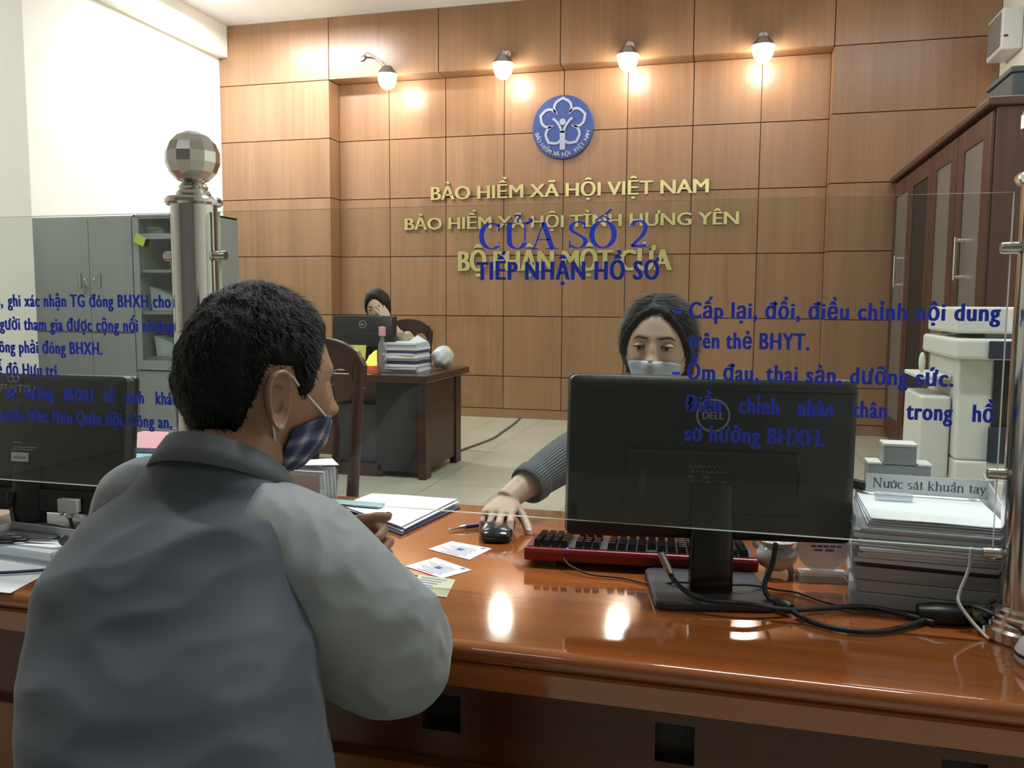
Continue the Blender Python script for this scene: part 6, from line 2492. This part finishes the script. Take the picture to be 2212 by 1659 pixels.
# ---------------------------------------------------------------- the clerk behind the monitor
def woman_face(MF, par, lid=0.6):
    bm = new_bm()
    for s in (-1, 1):
        ellipsoid(bm, MF @ Vector((s * 0.0315, 0.0815, 0.001)), (0.0128, 0.0105, 0.0092), 3)
    ey = obj('eyes', bm, 'eye_white', par, smooth=True)
    bm = new_bm()
    for s in (-1, 1):
        ellipsoid(bm, MF @ Vector((s * 0.0315, 0.0885, -0.001)), (0.0052, 0.0042, 0.0050), 3)
    obj('irises', bm, 'iris', ey, smooth=True)
    bm = new_bm()
    for s in (-1, 1):                       # lowered upper lids
        g = bmesh.ops.create_icosphere(bm, subdivisions=3, radius=1.0)
        for v in g['verts']:
            p = v.co.copy()
            if p.z < 0.12:
                p.z = 0.12
            v.co = MF @ Vector((s * 0.0315 + p.x * 0.0148, 0.0805 + p.y * 0.0122, 0.0008 + p.z * 0.0105))
    obj('eyelids', bm, 'skin_fair', par, smooth=True)
    bm = new_bm()
    for s in (-1, 1):
        pts = [MF @ Vector((s * 0.0315 + 0.0150 * cos(radians(a)), 0.0815 + 0.0128 * sin(radians(a)), 0.0012 + 0.0014 * sin(radians(a)))) for a in range(15, 166, 15)]
        tube(bm, pts, [0.0006] + [0.0016] * (len(pts) - 2) + [0.0006], 6)
    obj('eyelashes', bm, 'lash', par, smooth=True)
    bm = new_bm()
    for s in (-1, 1):
        pts = []
        for q, (x, z) in enumerate(((0.014, 0.0205), (0.024, 0.0230), (0.036, 0.0240), (0.047, 0.019))):
            d = Vector((s * x / 0.0755, sqrt(max(0.01, 1 - (x / 0.0755) ** 2 - (z / 0.117) ** 2)), z / 0.117))
            pts.append(MF @ (head_pt(d, 1.0, 1.0) + Vector((0, 0.0002, 0))))
        tube(bm, pts, [0.0026, 0.0034, 0.0030, 0.0012], 8, smooth=4)
    obj('eyebrows', bm, 'brow', par, smooth=True)


CH = head_frame((-0.180, 2.050, 1.146), 180 + 3, -3, -2)
bm = new_bm()
head_bm(bm, CH, 6, 1.0)
tube(bm, [(-0.175, 2.07, 1.08), (-0.165, 2.11, 1.02), (-0.15, 2.16, 0.93)], [0.048, 0.05, 0.07], 24, smooth=4)
loft(bm, [((-0.10, 2.50, 0.42), (0.16, 0, 0), (0, 0.12, 0)), ((-0.11, 2.42, 0.62), (0.13, 0, 0), (0, 0.095, 0)), ((-0.13, 2.29, 0.80), (0.145, 0, 0), (0, 0.10, 0)), ((-0.145, 2.21, 0.90), (0.15, 0, 0), (0, 0.085, 0)), ((-0.155, 2.16, 0.965), (0.11, 0, 0), (0, 0.06, 0)), ((-0.16, 2.14, 0.99), (0.06, 0, 0), (0, 0.045, 0))], 26)
tube(bm, [(-0.24, 2.18, 0.935), (-0.31, 2.12, 0.90), (-0.388, 1.975, 0.875), (-0.435, 1.888, 0.852), (-0.470, 1.820, 0.826), (-0.484, 1.790, 0.812)], [0.05, 0.046, 0.042, 0.037, 0.028, 0.0265], 18, smooth=5)
tube(bm, [(-0.04, 2.19, 0.935), (0.06, 2.12, 0.82), (0.05, 1.95, 0.80), (-0.03, 1.80, 0.80)], [0.05, 0.045, 0.04, 0.027], 18, smooth=5)
for s in (-1, 1):
    tube(bm, [(-0.10 + s * 0.08, 2.50, 0.46), (-0.10 + s * 0.09, 2.28, 0.48), (-0.10 + s * 0.09, 2.08, 0.48), (-0.10 + s * 0.09, 2.10, 0.28), (-0.10 + s * 0.09, 2.12, 0.06)], [0.085, 0.072, 0.055, 0.048, 0.034], 16, smooth=5)
nails = new_bm()
HR = frame((-0.484, 1.795, 0.813), (0.04, -1.0, -0.13), (0.0, -0.12, 1.0))
hand_bm(bm, HR, 1, thumb=(0.62, 0.62, -0.42), tb=12, scale=0.94, spread=1.5, bends=[(14, 30, 18), (18, 30, 18), (30, 38, 22), (36, 40, 24)], nails=nails)
HL2 = frame((-0.03, 1.80, 0.80), (-0.5, -0.85, -0.05), (0, 0, 1))
hand_bm(bm, HL2, -1, scale=0.94)
clerk = tag(skin('person', solid(bm, 0.0026, 3), 'skin_fair'), 'woman clerk with dark hair, pale blue mask and grey ribbed jumper behind the large monitor', 'person')
obj('fingernails', nails, 'nail', clerk, smooth=True)
woman_face(CH, clerk)


def lim_clerk(az, s):
    P_ = [(0, 0.068), (8, 0.069), (28, 0.054), (46, 0.026), (58, -0.004), (70, -0.030), (85, -0.045), (105, -0.07), (180, -0.10)]
    if s > 0:
        az = az * 0.95
    for (a, v), (b, w) in zip(P_, P_[1:]):
        if az <= b:
            t = (az - a) / (b - a)
            return v * (1 - t) + w * t
    return -0.10


bm = new_bm()
hair_shell(bm, CH, lim_clerk, lambda az, z, s: 0.012 - 0.003 * max(0, z / 0.117) + 0.004 * (az > 60), fem=1.0, rough=0.003, freq=40, seed=9.0)
ch_ = obj('hair', bm, 'hair_brown', clerk, smooth=True)
bm = new_bm()
hair_strands(bm, CH, lim_clerk, 9000, 0.050, -0.06, fem=1.0, base=0.0135, seed=8, sweep=(1.0, -0.45, -0.55), w=0.0008, part=0.12, jit=0.16)
obj('hair_strands', bm, 'hair_gloss', ch_)
bm = new_bm()
tube(bm, [CH @ Vector(p) for p in ((0, -0.095, 0.0), (0, -0.125, -0.02), (0.005, -0.13, -0.08), (0.005, -0.12, -0.15))], [0.02, 0.026, 0.024, 0.010], 14, smooth=5)
obj('ponytail', bm, 'hair_brown', ch_, smooth=True)
mk, gr = mask_sheet('surgical_mask', CH, 58, lambda a: -14 - 3 * (abs(a) / 58) ** 2, lambda a: -66 + 12 * (abs(a) / 58), 0.004, 'surgical', clerk, bulge=0.010, pleat=0.0016, fem=1.0)
for s in (1, -1):
    bm = new_bm()
    d0 = Vector((sin(radians(s * 57)) * cos(radians(-17)), cos(radians(s * 57)) * cos(radians(-17)), sin(radians(-17))))
    d1 = Vector((sin(radians(s * 57)) * cos(radians(-53)), cos(radians(s * 57)) * cos(radians(-53)), sin(radians(-53))))
    tube(bm, [CH @ (head_pt(d0, 0, 1) + d0 * 0.005), CH @ Vector((s * 0.082, 0.0, 0.0)), CH @ Vector((s * 0.082, -0.02, -0.02)), CH @ (head_pt(d1, 0, 1) + d1 * 0.005)], 0.0014, 6, smooth=5)
    obj('ear_loop', bm, 'elastic', mk, smooth=True)
bm = new_bm()
ctr = gr[12][8][0] if False else None
d0 = Vector((sin(radians(30)) * cos(radians(-34)), cos(radians(30)) * cos(radians(-34)), sin(radians(-34))))
pc = head_pt(Vector((-d0.x, d0.y, d0.z)), 0, 1)


def knit_tube(pts, rr, name, par, seg=40, sm=8):
    b = new_bm()
    uvl = b.loops.layers.uv.new('UVMap')
    P = smooth_path(pts, sm)
    R = []
    for i in range(len(rr) - 1):
        for k in range(sm):
            t = k / sm
            R.append(rr[i] * (1 - t) + rr[i + 1] * t)
    R.append(rr[-1])
    up = Vector((0, 0, 1))
    rings = []
    n = len(P)
    for i in range(n):
        t = (P[min(i + 1, n - 1)] - P[max(0, i - 1)]).normalized()
        u = t.cross(up).normalized()
        v = u.cross(t).normalized()
        up = v
        rings.append([b.verts.new(P[i] + (u * cos(2 * pi * k / seg) + v * sin(2 * pi * k / seg)) * R[i]) for k in range(seg)])
    for i in range(n - 1):
        for k in range(seg):
            f = b.faces.new((rings[i][k], rings[i][(k + 1) % seg], rings[i + 1][(k + 1) % seg], rings[i + 1][k]))
            uvs = ((k / seg, i / n), ((k + 1) / seg, i / n), ((k + 1) / seg, (i + 1) / n), (k / seg, (i + 1) / n))
            for lp, q in zip(f.loops, uvs):
                lp[uvl].uv = q
    o = obj(name, b, 'knit', par, smooth=True)
    s_ = o.modifiers.new('thickness', 'SOLIDIFY')
    s_.thickness = 0.0035
    s_.offset = -1
    return o


bm = new_bm()
uvl = bm.loops.layers.uv.new('UVMap')
loft(bm, [((-0.10, 2.50, 0.40), (0.18, 0, 0), (0, 0.14, 0)), ((-0.11, 2.42, 0.62), (0.155, 0, 0), (0, 0.12, 0)), ((-0.13, 2.29, 0.80), (0.17, 0, 0), (0, 0.125, 0)), ((-0.145, 2.21, 0.905), (0.175, 0, 0), (0, 0.105, 0)), ((-0.155, 2.16, 0.985), (0.13, 0, 0), (0, 0.075, 0)), ((-0.16, 2.13, 1.02), (0.066, 0, 0), (0, 0.06, 0))], 60)
for f in bm.faces:
    for lp in f.loops:
        lp[uvl].uv = (math.atan2(lp.vert.co.y - 2.3, lp.vert.co.x + 0.13) / (2 * pi) + 0.5, lp.vert.co.z)
jm = obj('jumper', bm, 'knit', clerk, smooth=True)
s1 = knit_tube([(-0.22, 2.19, 0.945), (-0.30, 2.13, 0.912), (-0.366, 2.02, 0.890), (-0.410, 1.930, 0.866), (-0.438, 1.868, 0.847)], [0.068, 0.064, 0.057, 0.050, 0.043], 'sleeve', jm)
knit_tube([(-0.436, 1.875, 0.849), (-0.439, 1.867, 0.8465), (-0.4475, 1.847, 0.840), (-0.450, 1.841, 0.838)], [0.0435, 0.048, 0.046, 0.0425], 'cuff', s1, sm=3)
knit_tube([(-0.05, 2.19, 0.945), (0.06, 2.13, 0.83), (0.055, 1.97, 0.803), (-0.005, 1.84, 0.803)], [0.068, 0.06, 0.052, 0.042], 'sleeve', jm)
bm = new_bm()
for s in (-1, 1):
    tube(bm, [(-0.10 + s * 0.08, 2.50, 0.46), (-0.10 + s * 0.09, 2.28, 0.48), (-0.10 + s * 0.09, 2.07, 0.48), (-0.10 + s * 0.09, 2.09, 0.28), (-0.10 + s * 0.09, 2.12, 0.06)], [0.095, 0.085, 0.068, 0.06, 0.05], 16, smooth=5)
skin('trousers', solid(bm, 0.008, 4), 'trousers', clerk)
for s in (-1, 1):
    bm = new_bm()
    loft(bm, [((-0.10 + s * 0.09, 2.18, 0.03), (0.025, 0, 0), (0, 0, 0.028)), ((-0.10 + s * 0.09, 2.12, 0.04), (0.035, 0, 0), (0, 0, 0.039)), ((-0.10 + s * 0.09, 2.03, 0.03), (0.038, 0, 0), (0, 0, 0.028)), ((-0.10 + s * 0.09, 1.97, 0.018), (0.02, 0, 0), (0, 0, 0.012))], 18, power=2.5)
    obj('shoe', bm, 'shoe', clerk, smooth='auto')

# ---------------------------------------------------------------- the woman at the far desk
FH = head_frame((-2.70, 6.15, 1.205), 180 - 8, 6, 6) @ Matrix.Scale(1.08, 4)
bm = new_bm()
head_bm(bm, FH, 5, 1.0)
tube(bm, [(-2.695, 6.230, 1.13), (-2.685, 6.270, 1.06), (-2.675, 6.310, 0.98)], [0.048, 0.05, 0.07], 20, smooth=4)
loft(bm, [((-2.645, 6.550, 0.44), (0.16, 0, 0), (0, 0.12, 0)), ((-2.655, 6.490, 0.65), (0.135, 0, 0), (0, 0.10, 0)), ((-2.665, 6.400, 0.85), (0.15, 0, 0), (0, 0.10, 0)), ((-2.675, 6.330, 0.97), (0.15, 0, 0), (0, 0.08, 0)), ((-2.680, 6.300, 1.03), (0.08, 0, 0), (0, 0.05, 0))], 24)
tube(bm, [(-2.545, 6.330, 0.96), (-2.43, 6.27, 0.86), (-2.405, 6.16, 0.80), (-2.445, 6.06, 0.95), (-2.550, 5.995, 1.115)], [0.05, 0.045, 0.042, 0.036, 0.026], 16, smooth=5)
tube(bm, [(-2.805, 6.330, 0.96), (-2.905, 6.250, 0.84), (-2.865, 6.030, 0.80), (-2.745, 5.970, 0.795)], [0.05, 0.045, 0.04, 0.026], 16, smooth=5)
for s in (-1, 1):
    tube(bm, [(-2.645 + s * 0.09, 6.53, 0.48), (-2.645 + s * 0.09, 6.30, 0.50), (-2.645 + s * 0.09, 6.09, 0.50), (-2.645 + s * 0.09, 6.11, 0.28), (-2.645 + s * 0.09, 6.13, 0.04)], [0.085, 0.072, 0.055, 0.048, 0.034], 14, smooth=4)
FHand = frame((-2.548, 5.996, 1.113), (-0.60, 0.06, 0.80), (0.35, -0.9, 0.30))
hand_bm(bm, FHand, 1, bends=[(18, 14, 10)] * 4, thumb=(0.7, 0.5, -0.3))
FHand2 = frame((-2.745, 5.970, 0.795), (0.9, -0.35, -0.05), (0, 0, 1))
hand_bm(bm, FHand2, 1)
far = tag(skin('person', solid(bm, 0.004, 2), 'skin_fair'), 'woman at the far dark desk holding her hand over her forehead', 'person')
woman_face(FH, far)
bm = new_bm()
hair_shell(bm, FH, lim_clerk, lambda az, z, s: 0.016 + 0.012 * max(0, z / 0.117), fem=1.0, sub=5, rough=0.005, freq=40, seed=2.0)
obj('hair', bm, 'hair_brown', far, smooth=True)
bm = new_bm()
loft(bm, [((-2.645, 6.550, 0.42), (0.18, 0, 0), (0, 0.14, 0)), ((-2.655, 6.490, 0.65), (0.155, 0, 0), (0, 0.12, 0)), ((-2.665, 6.400, 0.85), (0.17, 0, 0), (0, 0.12, 0)), ((-2.675, 6.330, 0.98), (0.17, 0, 0), (0, 0.10, 0)), ((-2.680, 6.300, 1.045), (0.085, 0, 0), (0, 0.06, 0))], 36)
bl_ = obj('blouse', bm, 'trousers', far, smooth=True)
for pts in ([(-2.555, 6.330, 0.975), (-2.43, 6.27, 0.865), (-2.405, 6.16, 0.805), (-2.435, 6.075, 0.92), (-2.49, 6.035, 1.02)], [(-2.795, 6.330, 0.975), (-2.905, 6.250, 0.845), (-2.865, 6.030, 0.805), (-2.785, 5.985, 0.80)]):
    bm = new_bm()
    tube(bm, pts, [0.065, 0.058, 0.053, 0.046, 0.040][:len(pts)], 20, smooth=5)
    obj('sleeve', bm, 'blouse', bl_, smooth=True)
bm = new_bm()
for s in (-1, 1):
    tube(bm, [(-2.645 + s * 0.09, 6.53, 0.49), (-2.645 + s * 0.09, 6.30, 0.51), (-2.645 + s * 0.09, 6.08, 0.50), (-2.645 + s * 0.09, 6.10, 0.28), (-2.645 + s * 0.09, 6.13, 0.03)], [0.095, 0.085, 0.068, 0.06, 0.05], 14, smooth=4)
obj('trousers', bm, 'trousers', far, smooth=True)
